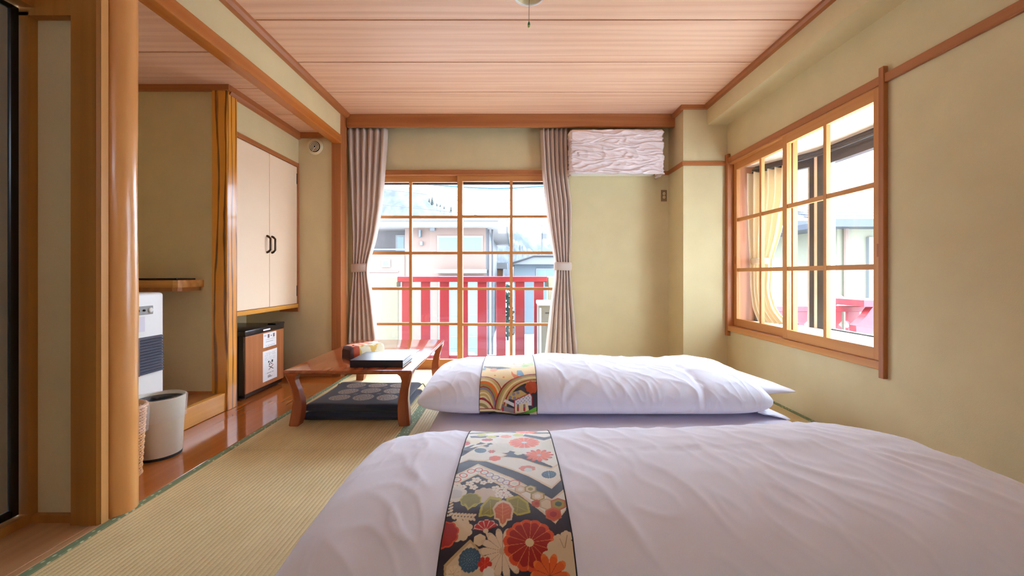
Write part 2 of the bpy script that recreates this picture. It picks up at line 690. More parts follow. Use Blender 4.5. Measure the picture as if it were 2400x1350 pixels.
ym = 2.07
tatami(XT, -0.600, ym, YW + 0.0)
tatami(XT, -0.600, ym - 1.765, ym)
tatami(XT, -0.600, YB + 0.0, ym - 1.765)
for xa, xb in ((-0.600, 0.205), (0.205, 1.010), (1.010, XR)):
    tatami(xa, xb, ym, YW + 0.0)
    tatami(xa, xb, ym - 1.765, ym)
    tatami(xa, xb, YB + 0.0, ym - 1.765)

struct('floor_alcove', MB().box(-2.62, XT - 0.002, 1.50, YA + 0.02, -0.06, 0.0, 0.002, 1), 'alcove_floor', 'glossy orange-brown wooden floor of the alcove', cat='floor')
ent = thing('floor_entry', 'tan wooden boards beside the black-framed sliding door', 'floor', (-1.6, 0.2, -0.06), kind='structure')
build(MB().box(-1.80, -1.475, YB, 1.50, -0.06, 0.0, 0.0015, 1), 'board', 'entry_floor', ent)
build(MB().box(-1.472, XT - 0.003, YB, 1.48, -0.06, 0.0, 0.0015, 1), 'board', 'entry_floor', ent)

# ------------------------------------------------------------------ walls
wb = thing('wall_back', 'olive-beige plaster wall around the balcony window', 'wall', (0, YW + 0.07, 0), kind='structure')
build(MB().box(-1.51, XP, YW, YW + 0.14, 1.80, ZC), 'plaster_panel', 'plaster', wb)
build(MB().box(0.49, XP, YW, YW + 0.14, -0.05, 1.80), 'plaster_panel', 'plaster', wb)
build(MB().box(-1.51, -1.445, YW, YW + 0.14, -0.05, 1.80), 'plaster_panel', 'plaster', wb)
struct('wall_pillar', MB().box(XP, XR + 0.12, YP, YW + 0.16, -0.05, ZC), 'plaster', 'plastered corner pillar between the two windows', cat='wall')
wr = thing('wall_right', 'olive-beige plaster wall holding the bay window', 'wall', (XR + 0.06, 1.2, 0), kind='structure')
WY0, WY1, WZ0, WZ1 = 2.00, 3.44, 0.44, 1.80
build(MB().box(XR, XR + 0.12, YB, WY0, -0.05, ZC), 'plaster_panel', 'plaster', wr)
build(MB().box(XR, XR + 0.12, WY0, YP + 0.02, -0.05, WZ0), 'plaster_panel', 'plaster', wr)
build(MB().box(XR, XR + 0.12, WY0, YP + 0.02, WZ1, ZC), 'plaster_panel', 'plaster', wr)
build(MB().box(XR, XR + 0.12, WY1, YP + 0.02, WZ0, WZ1), 'plaster_panel', 'plaster', wr)
struct('wall_soffit', MB().box(1.6415, XR + 0.01, YB, YP + 0.01, 2.141, ZC + 0.02), 'plaster', 'boxed plaster beam under the ceiling along the window wall', cat='wall')
struct('wall_lintel', MB().box(-1.535, -1.482, 1.45, 3.60, 2.075, ZC + 0.02), 'plaster', 'narrow plaster strip above the alcove beam', cat='wall')
wre = thing('wall_rear', 'plaster wall with an added fill-light window at the other end of the room', 'wall', (0, YB - 0.06, 0), kind='structure')
RWX0, RWX1, RWZ0, RWZ1 = -0.35, 0.85, 1.70, 2.10  # opening for the added fill-light window
for (a, b_, c_, d_) in ((-1.9, XR + 0.12, -0.06, RWZ0), (-1.9, XR + 0.12, RWZ1, ZC + 0.05), (-1.9, RWX0, RWZ0, RWZ1), (RWX1, XR + 0.12, RWZ0, RWZ1)):
    build(MB().box(a, b_, YB - 0.12, YB, c_, d_), 'plaster_panel', 'plaster', wre)

# alcove walls
struct('wall_alcove_back', MB().box(-2.45, -1.51, YA, YW + 0.14, -0.06, ZC + 0.02), 'plaster', 'plaster end wall of the alcove below the round vent', cat='wall')
struct('wall_alcove_side', MB().box(-2.42, -2.30, 2.70, YA + 0.02, -0.06, ZA + 0.05), 'plaster', 'plaster wall behind the small refrigerator', cat='wall')
struct('wall_alcove_upper', MB().box(-1.93, XC, 2.76, YA + 0.01, 1.835, ZA + 0.05), 'plaster', 'plaster strip above the cabinet doors', cat='wall')
struct('wall_tokonoma', MB().box(-2.72, -1.93, 2.67, 2.75, -0.06, ZA + 0.05), 'plaster', 'plaster wall behind the heater and wooden shelf', cat='wall')
struct('wall_tokonoma_side', MB().box(-2.74, -2.62, 1.44, 2.75, -0.06, ZA + 0.05), 'plaster', 'plaster wall at the back of the raised alcove', cat='wall')
struct('wall_left_panel', MB().box(-2.74, -1.530, 1.475, 1.56, -0.06, ZC + 0.02), 'plaster', 'narrow plaster panel between black sliding door and square post', cat='wall')
struct('wall_left', MB().box(-1.90, -1.76, YB, 1.50, 1.86, ZC + 0.05), 'plaster', 'plaster wall above the black-framed sliding door', cat='wall')

# ------------------------------------------------------------------ ceilings
cl = thing('ceiling', 'pinkish wood board ceiling with dark joints', 'ceiling', (0, 1.2, ZC), kind='structure')
build(MB().box(-1.92, XR + 0.12, YB - 0.1, YW + 0.15, ZC + 0.016, ZC + 0.05), 'backing', 'dark_gap', cl)
# joints seen in the photo at 48, 146 and 216 px
joints = [F * (ZC - HCAM) / (VPY - y) for y in (47.0, 146.0, 216.3)]
pitch = (joints[2] - joints[0]) / 2
edges = [joints[0] - k * pitch for k in range(8, 0, -1)] + joints + [joints[2] + pitch]
edges = [e for e in edges if e > YB + 0.05]
edges = [YB] + edges + [YW + 0.05]
for a, b_ in zip(edges[:-1], edges[1:]):
    build(MB().box(-1.90, 1.66, a + 0.0045, b_ - 0.0045, ZC, ZC + 0.016, 0.002, 1), 'ceiling_board', 'ceiling_wood', cl)

ca = thing('ceiling_alcove', 'wood board ceiling of the alcove', 'ceiling', (-2.1, 2.6, ZA), kind='structure')
build(MB().box(-2.74, -1.50, 1.45, YA + 0.05, ZA + 0.016, ZA + 0.04), 'backing', 'dark_gap', ca)
e2 = [1.45, 1.815, 2.262, 2.706, 3.147, YA + 0.03]
for a, b_ in zip(e2[:-1], e2[1:]):
    build(MB().box(-2.73, -1.51, a + 0.0045, b_ - 0.0045, ZA, ZA + 0.016, 0.002, 1), 'ceiling_board', 'ceiling_wood', ca)

# ------------------------------------------------------------------ trims
TN = [0]


def trim(mb, mat, label, smooth=False):
    TN[0] += 1
    return struct('trim_%d' % TN[0], mb, mat, label, smooth=smooth, cat='trim')


# ceiling mouldings of the main room
trim(MB().prism([(-1.482, 2.262), (-1.455, 2.268), (-1.440, 2.285), (-1.436, ZC), (-1.482, ZC)], 'y', 1.2, 3.64), 'trim_y', 'brown ceiling moulding above the alcove lintel')
trim(MB().prism([(1.642, 2.268), (1.615, 2.270), (1.605, 2.285), (1.605, ZC), (1.642, ZC)], 'y', YB, YP), 'trim_y', 'brown ceiling moulding along the boxed beam')
trim(MB().box(XP - 0.028, 1.642, YP - 0.03, YP, 2.268, ZC), 'trim_x', 'brown ceiling moulding across the corner pillar')
trim(MB().box(XP - 0.028, XP, YP, 3.66, 2.262, ZC), 'trim_y', 'brown ceiling moulding on the side of the corner pillar')
trim(MB().box(-1.470, XP + 0.0, 3.640, 3.675, 2.186, ZC, 0.004, 1), 'trim_x', 'long brown pelmet board above the curtains')
trim(MB().box(-1.470, XP, 3.675, YW, 2.262, ZC - 0.001), 'dark_gap', 'near-black slab standing in for the shade behind the curtain pelmet')  # shade of the pelmet recess put into the slab's near-black colour
# picture rails
trim(MB().box(0.50, XP, YW - 0.016, YW, 1.795, 1.832, 0.002, 1), 'trim_x', 'brown picture rail behind the cloth-covered air conditioner')
trim(MB().box(XP - 0.014, XP, YP - 0.014, YW - 0.016, 1.795, 1.832, 0.002, 1), 'trim_y', 'brown picture rail on the side of the corner pillar')
trim(MB().box(XP - 0.014, XR, YP - 0.016, YP, 1.795, 1.832, 0.002, 1), 'trim_x', 'brown picture rail across the corner pillar')
trim(MB().box(XR - 0.018, XR, YB, YP - 0.016, 1.806, 1.850, 0.002, 1), 'trim_y', 'brown picture rail above the bay window')

# head and sill of the balcony window, frame jambs
trim(MB().box(-1.445, 0.49, YW - 0.03, YW + 0.10, 1.794, 1.836, 0.002, 1), 'trim_x', 'wooden head rail over the balcony window')
trim(MB().box(-1.445, 0.49, YW - 0.003, YW + 0.14, -0.06, 0.002), 'trim_x', 'wooden sill under the balcony window')
trim(MB().box(-1.470, -1.441, YW - 0.02, YW + 0.12, -0.05, 1.80), 'trim_z', 'wooden jamb beside the balcony window near the alcove post')
trim(MB().box(0.488, 0.515, YW - 0.02, YW + 0.12, -0.05, 1.80), 'trim_z', 'wooden jamb of the balcony window behind the curtain')

# corner post between alcove and window
trim(MB().box(-1.558, -1.474, 3.545, 3.665, -0.05, ZC, 0.004, 1), 'trim_z', 'square brown post between alcove and balcony window')
trim(MB().box(-1.547, -1.474, 1.45, 3.546, 2.008, 2.082, 0.006, 2), 'beam_wood', 'glossy orange-brown beam over the alcove opening')
trim(MB().box(-2.42, -1.558, YA - 0.012, YA, 0.0, 0.062, 0.002, 1), 'trim_x', 'dark brown baseboard of the alcove end wall')
# alcove ceiling mouldings
trim(MB().box(-2.62, XC + 0.03, 2.64, 2.672, 2.064, ZA), 'trim_x', 'brown moulding above the heater wall')
trim(MB().prism([(XC, 2.042), (XC + 0.018, 2.046), (XC + 0.030, 2.064), (XC + 0.030, ZA), (XC, ZA)], 'y', 2.67, YA), 'trim_y', 'brown moulding above the cabinet strip')
trim(MB().box(XC + 0.02, -1.55, YA - 0.028, YA, 2.056, ZA), 'trim_x', 'brown moulding above the round vent')

# near left: square post, its pale edge and frame of the panel
trim(MB().prism([(-1.545, 1.44), (-1.456, 1.44), (-1.448, 1.447), (-1.448, 1.475), (-1.545, 1.475)], 'z', -0.02, ZC), 'post_wood', 'square golden-brown post beside the round log post')
trim(MB().box(-1.4475, -1.4462, 1.448, 1.474, -0.02, ZC), 'post_edge', 'pale edge of the square post')
trim(MB().box(-1.735, -1.700, 1.445, 1.476, -0.02, 1.80), 'post_wood', 'thin brown jamb beside the black sliding door')
trim(MB().box(-1.735, -1.545, 1.445, 1.476, Z(42, 1.46), 1.92), 'post_wood', 'brown head board over the narrow plaster panel')
trim(MB().box(-1.735, -1.545, 1.455, 1.476, -0.02, 0.026), 'post_wood', 'brown base strip under the narrow plaster panel')
trim(MB().box(-1.80, -1.700, YB, 1.446, 0.0, 0.034), 'post_wood', 'wooden threshold under the black sliding door')
trim(MB().box(-1.80, -1.680, YB, 1.446, 1.815, 1.90), 'post_wood', 'wooden track rail over the black sliding door')

# round log post
mb = MB()
rings = []
nz, ns = 70, 40
for j in range(nz):
    z = -0.02 + (ZC + 0.02) * j / (nz - 1)
    for k in range(ns):
        a = 2 * math.pi * k / ns
        rr = 0.0585 - 0.0035 * z / ZC
        rr += 0.0022 * noise.noise((math.cos(a) * 1.3, math.sin(a) * 1.3, z * 2.2))
        rr += 0.0010 * noise.noise((math.cos(a) * 3, math.sin(a) * 3, z * 7))
        cx, cyy = -1.472 + 0.004 * noise.noise((0, 3.1, z * 1.2)), 1.536
        rings.append((cx + rr * math.cos(a), cyy + rr * math.sin(a), z))
g = np.array(rings).reshape(nz, ns, 3)
mb.grid(g, wrap_v=True)
lp = thing('trim_log_post', 'peeled and polished round log post at the alcove', 'post', (-1.472, 1.536, 0), kind='structure')
build(mb, 'trunk', 'log_wood', lp, smooth=True, ang=80)
for zz, aa in ((Z(300, 1.48), -1.75), (Z(640, 1.48), -1.3)):
    c = Vector((-1.472 + 0.0575 * math.cos(aa), 1.536 + 0.0575 * math.sin(aa), zz))
    build(MB().tube([c + Vector((0, 0, -0.006)), c, c + Vector((0, 0, 0.006))], [0.0006, 0.0022, 0.0006], 6), 'knot', 'dark_gap', lp)
# square tenon end
build(MB().box(-1.5, -1.462, 1.472, 1.482, Z(46, 1.475), Z(17, 1.475)), 'tenon', 'post_edge', lp)

# decorated alcove post
trim(MB().box(-1.935, -1.836, 2.650, 2.748, 0.0, 2.066, 0.003, 1), 'tokobashira', 'alcove post with bold dark wavy grain')
# raised alcove floor with front board
st = thing('floor_tokonoma', 'raised wooden alcove platform with bright front board', 'floor', (-2.2, 2.1, 0), kind='structure')
build(MB().box(-2.62, -1.885, 1.56, 2.67, 0.0, 0.112), 'platform_board', 'stage_wood', st)
build(MB().box(-1.885, -1.846, 1.56, 2.652, 0.002, 0.116, 0.002, 1), 'front_board', 'step_wood', st)
build(MB().box(-2.62, -1.93, 2.655, 2.67, 0.112, 0.122), 'cove_strip', 'trim_x', st)

# ------------------------------------------------------------------ black-framed sliding door, near left
XD = -1.727
fd = thing('door_1', 'black-framed grey paper sliding door', 'door', (XD - 0.01, 0.9, 0.036), kind='structure')
y0, y1, z0, z1 = 0.52, 1.443, 0.036, 1.812
build(MB().box(XD - 0.018, XD - 0.006, y0 + 0.02, y1 - 0.03, z0 + 0.03, z1 - 0.02), 'paper_panel', 'fusuma_paper', fd)
for a, b_, c, d in ((y0, y0 + 0.025, z0, z1), (y1 - 0.028, y1, z0, z1)):
    build(MB().box(XD - 0.022, XD, a, b_, c, d, 0.003, 1), 'stile', 'fusuma_black', fd)
build(MB().box(XD - 0.022, XD, y0 + 0.02, y1 - 0.02, z0, z0 + 0.028, 0.003, 1), 'rail', 'fusuma_black', fd)
build(MB().box(XD - 0.022, XD, y0 + 0.02, y1 - 0.02, z1 - 0.018, z1, 0.003, 1), 'rail', 'fusuma_black', fd)
f2 = thing('door_2', 'second black-framed sliding door further from the alcove', 'door', (XD - 0.04, -0.2, 0.036), kind='structure')
build(MB().box(XD - 0.048, XD - 0.036, YB + 0.02, 0.55, z0, z1), 'paper_panel', 'fusuma_paper', f2)
build(MB().box(XD - 0.052, XD - 0.030, 0.53, 0.555, z0, z1), 'stile', 'fusuma_black', f2)


# ------------------------------------------------------------------ windows
def sash(parent, mapf, u0, u1, z0, z1, t0, t1, cols, rows_z, stile, rail_t, rail_b, mun_v, mun_h, mats, glassmat='glass'):
    """mapf(u, t, z) -> world; t is through the wall"""
    def bx(ua, ub, ta, tb, za, zb, bev=0.0):
        a, b_ = mapf(ua, ta, za), mapf(ub, tb, zb)
        return MB().box(a[0], b_[0], a[1], b_[1], a[2], b_[2], bev, 1)
    frame = MB()
    for ua, ub in ((u0, u0 + stile), (u1 - stile, u1)):
        k = bx(ua, ub, t0, t1, z0, z1, 0.0015)
        frame.add(k.v, k.f)
    s = build(frame, 'sash', mats[2], parent)
    build(bx(u0 + stile, u1 - stile, t0 + 0.001, t1 - 0.001, z1 - rail_t, z1), 'rail', mats[0], s)
    build(bx(u0 + stile, u1 - stile, t0 + 0.001, t1 - 0.001, z0, z0 + rail_b), 'rail', mats[0], s)
    g0, g1 = u0 + stile, u1 - stile
    us = [g0] + [g0 + (g1 - g0) * k / cols for k in range(1, cols)] + [g1]
    zs = [z0 + rail_b] + list(rows_z) + [z1 - rail_t]
    for u in us[1:-1]:
        build(bx(u - mun_v / 2, u + mun_v / 2, t0 + 0.004, t1 - 0.004, zs[0], zs[-1]), 'muntin', mats[2], s)
    for z in zs[1:-1]:
        build(bx(g0, g1, t0 + 0.006, t1 - 0.006, z - mun_h / 2, z + mun_h / 2), 'muntin', mats[0], s)
    tm = (t0 + t1) / 2
    for ua, ub in zip(us[:-1], us[1:]):
        for za, zb in zip(zs[:-1], zs[1:]):
            build(bx(ua, ub, tm - 0.0015, tm + 0.0015, za, zb), 'pane', glassmat, s)
    return s


w1 = thing('window_1', 'sliding wooden lattice window opening to the balcony', 'window', (-0.47, YW + 0.03, 0), kind='structure')
rows = [0.4166, 0.747, 1.080, 1.4167]
mf = lambda u, t, z: (u, t, z)
sash(w1, mf, -0.510, 0.488, 0.002, 1.794, YW + 0.005, YW + 0.037, 2, rows, 0.048, 0.052, 0.085, 0.027, 0.025, ('sash_x', 'sash_x', 'sash_z'))
sash(w1, mf, -1.441, -0.462, 0.002, 1.794, YW + 0.042, YW + 0.074, 2, rows, 0.048, 0.052, 0.085, 0.027, 0.025, ('sash_x', 'sash_x', 'sash_z'))
# outer aluminium glazing frame
build(MB().box(-1.441, 0.488, YW + 0.115, YW + 0.14, 1.735, 1.794), 'outer_frame', 'alu_dark', w1)
build(MB().box(-1.441, 0.488, YW + 0.10, YW + 0.14, 0.002, 0.04), 'outer_frame', 'alu_dark', w1)

w2 = thing('window_2', 'pair of sliding wooden lattice sashes before the bay', 'window', (XR, 2.7, WZ0), kind='structure')
mr = lambda u, t, z: (t, u, z)
rows2 = [0.9165, 1.327]
s1 = sash(w2, mr, 2.013, 2.746, 0.456, 1.795, XR - 0.012, XR + 0.020, 2, rows2, 0.042, 0.055, 0.060, 0.024, 0.027, ('sash_y', 'sash_y', 'sash_z'))
s2 = sash(w2, mr, 2.700, 3.42, 0.456, 1.795, XR + 0.026, XR + 0.058, 2, rows2, 0.042, 0.055, 0.060, 0.024, 0.027, ('sash_y', 'sash_y', 'sash_z'))
build(MB().box(XR - 0.0135, XR - 0.011, 2.024, 2.034, 0.965, 1.03, 0.0), 'finger_pull', 'trim_z', s1)
build(MB().box(XR + 0.0245, XR + 0.027, 3.395, 3.405, 0.965, 1.03, 0.0), 'finger_pull', 'trim_z', s2)
trim(MB().box(XR - 0.022, XR + 0.12, WY0, WY1 + 0.03, 0.412, 0.452, 0.002, 1), 'sash_y', 'wooden sill under the bay window sashes')
trim(MB().box(XR - 0.010, XR + 0.12, WY0, WY1 + 0.03, 1.795, 1.806), 'sash_y', 'wooden head track over the bay window sashes')
trim(MB().box(XR - 0.024, XR, 1.986, 2.014, 0.373, 1.886, 0.002, 1), 'trim_z', 'tall wooden upright at the free edge of the bay window')
trim(MB().box(XR, XR + 0.12, 1.998, 2.014, 0.44, 1.80), 'trim_z', 'wooden jamb behind the tall upright of the bay window')
trim(MB().box(XR - 0.024, XR + 0.12, 3.425, 3.469, 0.369, 1.884, 0.002, 1), 'trim_z', 'wooden upright of the bay window beside the pillar')

# unseen window added in the rear wall to brighten the near surfaces
w4 = thing('fill_window', 'added wooden lattice window behind the camera for fill daylight', 'window', (0.1, YB - 0.06, RWZ0), kind='structure')
mrear = lambda u, t, z: (u, t, z)
sash(w4, mrear, RWX0, 0.12, RWZ0, RWZ1, YB - 0.05, YB - 0.02, 2, [1.93], 0.045, 0.05, 0.06, 0.024, 0.022, ('sash_x', 'sash_x', 'sash_z'))
sash(w4, mrear, 0.08, RWX1, RWZ0, RWZ1, YB - 0.09, YB - 0.06, 2, [1.93], 0.045, 0.05, 0.06, 0.024, 0.022, ('sash_x', 'sash_x', 'sash_z'))

# bay beyond the sashes
bay = thing('window_3', 'dark-framed outer bay window with pale sill', 'window', (2.08, 2.6, 0.46), kind='structure')
BX, BY0, BYC, BYE = 2.20, 1.35, 2.93, 3.40
base = [(XR + 0.062, BY0), (BX + 0.03, BY0), (BX + 0.03, BYC), (2.02, BYE + 0.04), (XR + 0.062, BYE + 0.04)]
build(MB().prism(base, 'z', 0.46, 0.497), 'sill_board', 'bay_sill', bay)
build(MB().prism(base, 'z', 1.765, 1.80), 'bay_ceiling', 'bay_ceiling', bay)
build(MB().box(1.835 + 0.035, 2.03, BYE, BYE + 0.03, 0.497, 1.765), 'end_panel', 'bay_panel', bay)
build(MB().box(XR + 0.12, BX + 0.03, BY0 - 0.03, BY0, 0.46, 1.80), 'end_panel', 'bay_panel', bay)
dirv = (Vector((2.01, BYE - 0.01, 0)) - Vector((BX, BYC, 0)))
L = dirv.length
dirv.normalize()
nrm = Vector((dirv.y, -dirv.x, 0))


def side_box(s0, s1, t0, t1, z0_, z1_):
    o = Vector((BX, BYC, 0))
    q = [o + dirv * s0 + nrm * t0, o + dirv * s1 + nrm * t0, o + dirv * s1 + nrm * t1, o + dirv * s0 + nrm * t1]
    return MB().prism([(p.x, p.y) for p in q], 'z', z0_, z1_)


build(side_box(0.0, 0.035, -0.025, 0.02, 0.497, 1.72), 'corner_strip', 'bay_ceiling', bay)
build(side_box(0.035, 0.07, -0.02, 0.02, 0.497, 1.72), 'side_stile', 'alu_dark', bay)
build(side_box(0.072, 0.085, -0.015, 0.015, 0.497, 1.70), 'side_stile', 'alu_silver', bay)
build(side_box(L - 0.03, L, -0.02, 0.02, 0.497, 1.72), 'side_stile', 'alu_dark', bay)
build(side_box(0.0, L, -0.02, 0.02, 1.66, 1.765), 'side_head', 'alu_dark', bay)
build(side_box(0.08, L - 0.03, -0.002, 0.002, 0.497, 1.66), 'pane', 'glass_bay', bay)
build(MB().box(BX - 0.03, BX + 0.03, BYC - 0.075, BYC + 0.002, 0.497, 1.765), 'corner_mullion', 'alu_dark', bay)
build(MB().box(BX - 0.012, BX + 0.02, BYC - 0.10, BYC - 0.076, 0.497, 1.66), 'inner_stile', 'alu_silver', bay)
build(MB().box(BX - 0.02, BX + 0.03, BY0, BYC - 0.07, 1.645, 1.765), 'head_frame', 'alu_dark', bay)
build(MB().box(BX - 0.005, BX + 0.03, BY0, BYC - 0.07, 0.497, 0.506), 'foot_frame', 'alu_dark', bay)
build(MB().box(BX + 0.004, BX + 0.008, BY0, BYC - 0.09, 0.506, 1.645), 'pane', 'glass_bay', bay)
# curved double curtain track
for zz, oo in ((1.735, 0.045), (1.712, 0.060)):
    pts = [(BX - oo, BY0 + 0.02, zz), (BX - oo, 2.0, zz), (BX - oo, 2.6, zz)]
    for k in range(9):
        t = k / 8
        a0 = Vector((BX - oo, 2.76, zz)); a1 = Vector((BX - oo, BYC - 0.02, zz)); a2 = Vector((BX - oo - 0.085, BYC + 0.17, zz))
        pts.append(tuple(a0 * (1 - t) ** 2 + a1 * 2 * t * (1 - t) + a2 * t * t))
    pts.append((1.965, BYE - 0.03, zz))
    build(MB().tube(pts, 0.0085, 6), 'curtain_track', 'alu_dark', bay, smooth=True)

# ------------------------------------------------------------------ ceiling lamp with pull cord
lx, ly = X(1240, 2.0), 1.985
lamp = thing('ceiling_lamp', 'small white round ceiling lamp with hanging pull cord', 'lamp', (lx, ly, ZC))
build(MB().lathe([(0.022, 0.0), (0.022, -0.035), (0.055, -0.045), (0.068, -0.072), (0.066, -0.078), (0.052, -0.055), (0.015, -0.048)], (lx, ly, ZC), 40), 'shade', 'ivory_plastic', lamp, smooth=True)
ringp = [(lx + 0.071 * math.cos(2 * math.pi * k / 40), ly + 0.071 * math.sin(2 * math.pi * k / 40), ZC - 0.077) for k in range(40)]
build(MB().tube(ringp, 0.0055, 8, closed=True), 'rim', 'white_plastic', lamp, smooth=True)
build(MB().lathe([(0.012, -0.045), (0.012, -0.075), (0.006, -0.082)], (lx, ly, ZC), 16), 'switch_stem', 'white_plastic', lamp, smooth=True)
zt = Z(50, ly)
build(MB().tube([(lx, ly, ZC - 0.08), (lx - 0.001, ly, zt)], 0.0014, 6), 'pull_cord', 'cord_brown', lamp)
ce = build(MB().lathe([(0.0015, 0), (0.0055, -0.008), (0.0065, -0.018), (0.0055, -0.028), (0.003, -0.031)], (lx - 0.001, ly, zt), 12), 'cord_end', 'cord_green', lamp, smooth=True)
build(MB().lathe([(0.0052, -0.020), (0.0068, -0.022), (0.0062, -0.029), (0.002, -0.033)], (lx - 0.001, ly - 0.001, zt), 12), 'cord_tip', 'cord_tip', ce, smooth=True)


# ------------------------------------------------------------------ curtains
def curtain(name, label, stations, y_c, n_fold, mat, group, path=None, amp=0.028, phase=0.0, tie=None, pleat=True, hooks=True):
    """stations: (z, left x, right x, fold amplitude factor) from the top down"""
    nu, nv = n_fold * 22 + 1, 90
    zs = np.array([s[0] for s in stations])
    nvz = np.linspace(zs[0], zs[-1], nv)
    xl = np.interp(-nvz, -zs, [s[1] for s in stations])
    xr = np.interp(-nvz, -zs, [s[2] for s in stations])
    af = np.interp(-nvz, -zs, [s[3] for s in stations])
    for arr in (xl, xr, af):
        k_ = np.ones(7) / 7
        arr[3:-3] = np.convolve(arr, k_, 'valid')
    u = np.linspace(0, 1, nu)
    A = np.zeros((nu, nv, 3))
    for j in range(nv):
        drop = nvz[0] - nvz[j]
        ph = 2 * np.pi * n_fold * u + phase
        wv = np.sin(ph) + 0.22 * np.sin(2 * ph + 0.7)
        # pinch pleats near the heading: folds merge in pairs
        k = np.clip(1 - drop / 0.20, 0, 1)
        wv = wv * (1 - 0.55 * k) + 0.55 * k * np.sin(ph * 1.0 + 0.9 * np.sin(ph))
        jit = np.array([noise.noise((i_ * 0.16, j * 0.045, phase)) for i_ in range(nu)])
        uu = u + 0.006 * jit * min(1, drop * 4)
        xx = xl[j] + (xr[j] - xl[j]) * uu + 0.25 * amp * af[j] * np.cos(ph) * (xr[j] - xl[j]) / 0.3
        yy = y_c + amp * af[j] * wv
        A[:, j, 0], A[:, j, 1], A[:, j, 2] = xx, yy, nvz[j] + 0.004 * (np.sin(ph) if j == 0 else 0)
    if path is not None:
        # path maps (x in 0..1 along, offset) to world
        s = A[:, :, 0].copy()
        o = A[:, :, 1] - y_c
        p0, p1 = Vector(path[0]), Vector(path[1])
        d_ = p1 - p0
        nn = Vector((d_.y, -d_.x, 0)).normalized()
        A[:, :, 0] = p0.x + d_.x * s + nn.x * o
        A[:, :, 1] = p0.y + d_.y * s + nn.y * o
    root = thing(name, label, 'curtain', (float(A[:, -1, 0].mean()), float(A[:, -1, 1].mean()), float(zs[-1])), group)
    cl_ = np_mesh('curtain_panel', A, mat, root)
    sol = cl_.modifiers.new('thickness', 'SOLIDIFY')
    sol.thickness = 0.002
    return root, A


YC_ = 3.735


def cx(px):
    return X(px, YC_)


lc_st = [(2.197, cx(810), cx(905), 1.0), (2.10, cx(812), cx(905), 1.0), (Z(480, YC_), cx(820), cx(893), 0.95), (Z(560, YC_), cx(825), cx(880), 0.85),
         (Z(612, YC_), cx(826), cx(865), 0.7), (Z(630, YC_), cx(827), cx(861), 0.62), (Z(650, YC_), cx(826), cx(864), 0.7), (Z(700, YC_), cx(820), cx(872), 0.9),
         (Z(795, YC_), cx(814), cx(883), 1.05), (0.02, cx(812), cx(888), 1.1)]
rc_st = [(2.197, cx(1267), cx(1330), 1.0), (2.10, cx(1268), cx(1330), 1.0), (1.78, cx(1273), cx(1332), 1.0), (Z(480, YC_), cx(1280), cx(1341), 0.95), (Z(560, YC_), cx(1291), cx(1340), 0.85),
         (Z(608, YC_), cx(1300), cx(1337), 0.7), (Z(624, YC_), cx(1302), cx(1336), 0.62), (Z(645, YC_), cx(1301), cx(1338), 0.7), (Z(700, YC_), cx(1293), cx(1343), 0.9),
         (Z(838, YC_), cx(1278), cx(1357), 1.05), (0.02, cx(1277), cx(1360), 1.1)]


def tieback(root, xa, xb, yc, zc, ry, hh, mat, slope=0.0, anchor=None):
    n_ = 40
    A = np.zeros((n_, 5, 3))
    xm, rx = (xa + xb) / 2, (xb - xa) / 2 + 0.008
    for k in range(n_):
        a = 2 * math.pi * k / n_
        for j in range(5):
            t = j / 4 - 0.5
            bulge = 0.004 * (1 - (2 * t) ** 2)
            A[k, j] = (xm + (rx + bulge) * math.cos(a), yc + (ry + bulge) * math.sin(a), zc + t * hh + slope * math.cos(a))
    mb_ = MB().grid(A, wrap_u=True)
    tb = build(mb_, 'tieback', mat, root, smooth=True, ang=80)
    sol = tb.modifiers.new('thickness', 'SOLIDIFY')
    sol.thickness = 0.003
    return tb


gr = 'pair of curtains at the balcony window'
c1, A1 = curtain('curtain', 'taupe pleated curtain tied back beside the alcove post', lc_st, YC_, 6, 'curtain_cloth', gr, amp=0.036, phase=0.4)
tieback(c1, cx(826), cx(861), YC_, Z(628, YC_), 0.042, 0.075, 'curtain_cloth', slope=0.004)
c2, A2 = curtain('curtain', 'taupe pleated curtain tied back beside the cloth-covered air conditioner', rc_st, YC_, 6, 'curtain_cloth', gr, amp=0.036, phase=2.0)
tieback(c2, cx(1301), cx(1337), YC_, Z(624, YC_), 0.042, 0.075, 'curtain_cloth', slope=-0.003)
for root, xa, xb in ((c1, cx(818), cx(903)), (c2, cx(1270), cx(1334))):
    for k in range(6):
        xx = xa + (xb - xa) * (k + 0.5) / 6
        build(MB().box(xx - 0.003, xx + 0.003, YC_ - 0.004, YC_ + 0.004, 2.20, 2.245), 'hook', 'white_plastic', root)
rl = thing('curtain_rail', 'dark curtain rail behind the pelmet board', 'rail', (-0.1, YC_, 2.232))
build(MB().box(-1.46, 0.55, YC_ - 0.008, YC_ + 0.008, 2.238, 2.2615), 'track', 'alu_dark', rl)

bc_st = [(1.70, 0.0, 1.0, 1.0), (1.5, 0.0, 0.98, 1.0), (1.2, 0.03, 0.80, 0.8), (1.05, 0.06, 0.66, 0.6), (0.99, 0.08, 0.60, 0.55), (0.93, 0.08, 0.60, 0.6),
         (0.75, 0.10, 0.56, 0.7), (0.60, 0.16, 0.70, 0.8), (0.50, 0.30, 1.0, 0.9)]
bc, A3 = curtain('bay_curtain', 'cream pleated curtain gathered inside the bay window', bc_st, 0.0, 6, 'bay_curtain_cloth', None, path=((1.925, 3.375, 0), (2.075, 3.08, 0)), amp=0.022)
pm = Vector((1.925, 3.375, 0)) + (Vector((2.075, 3.08, 0)) - Vector((1.925, 3.375, 0))) * 0.34
tieback(bc, pm.x - 0.055, pm.x + 0.055, pm.y, 0.985, 0.075, 0.05, 'bay_curtain_cloth')


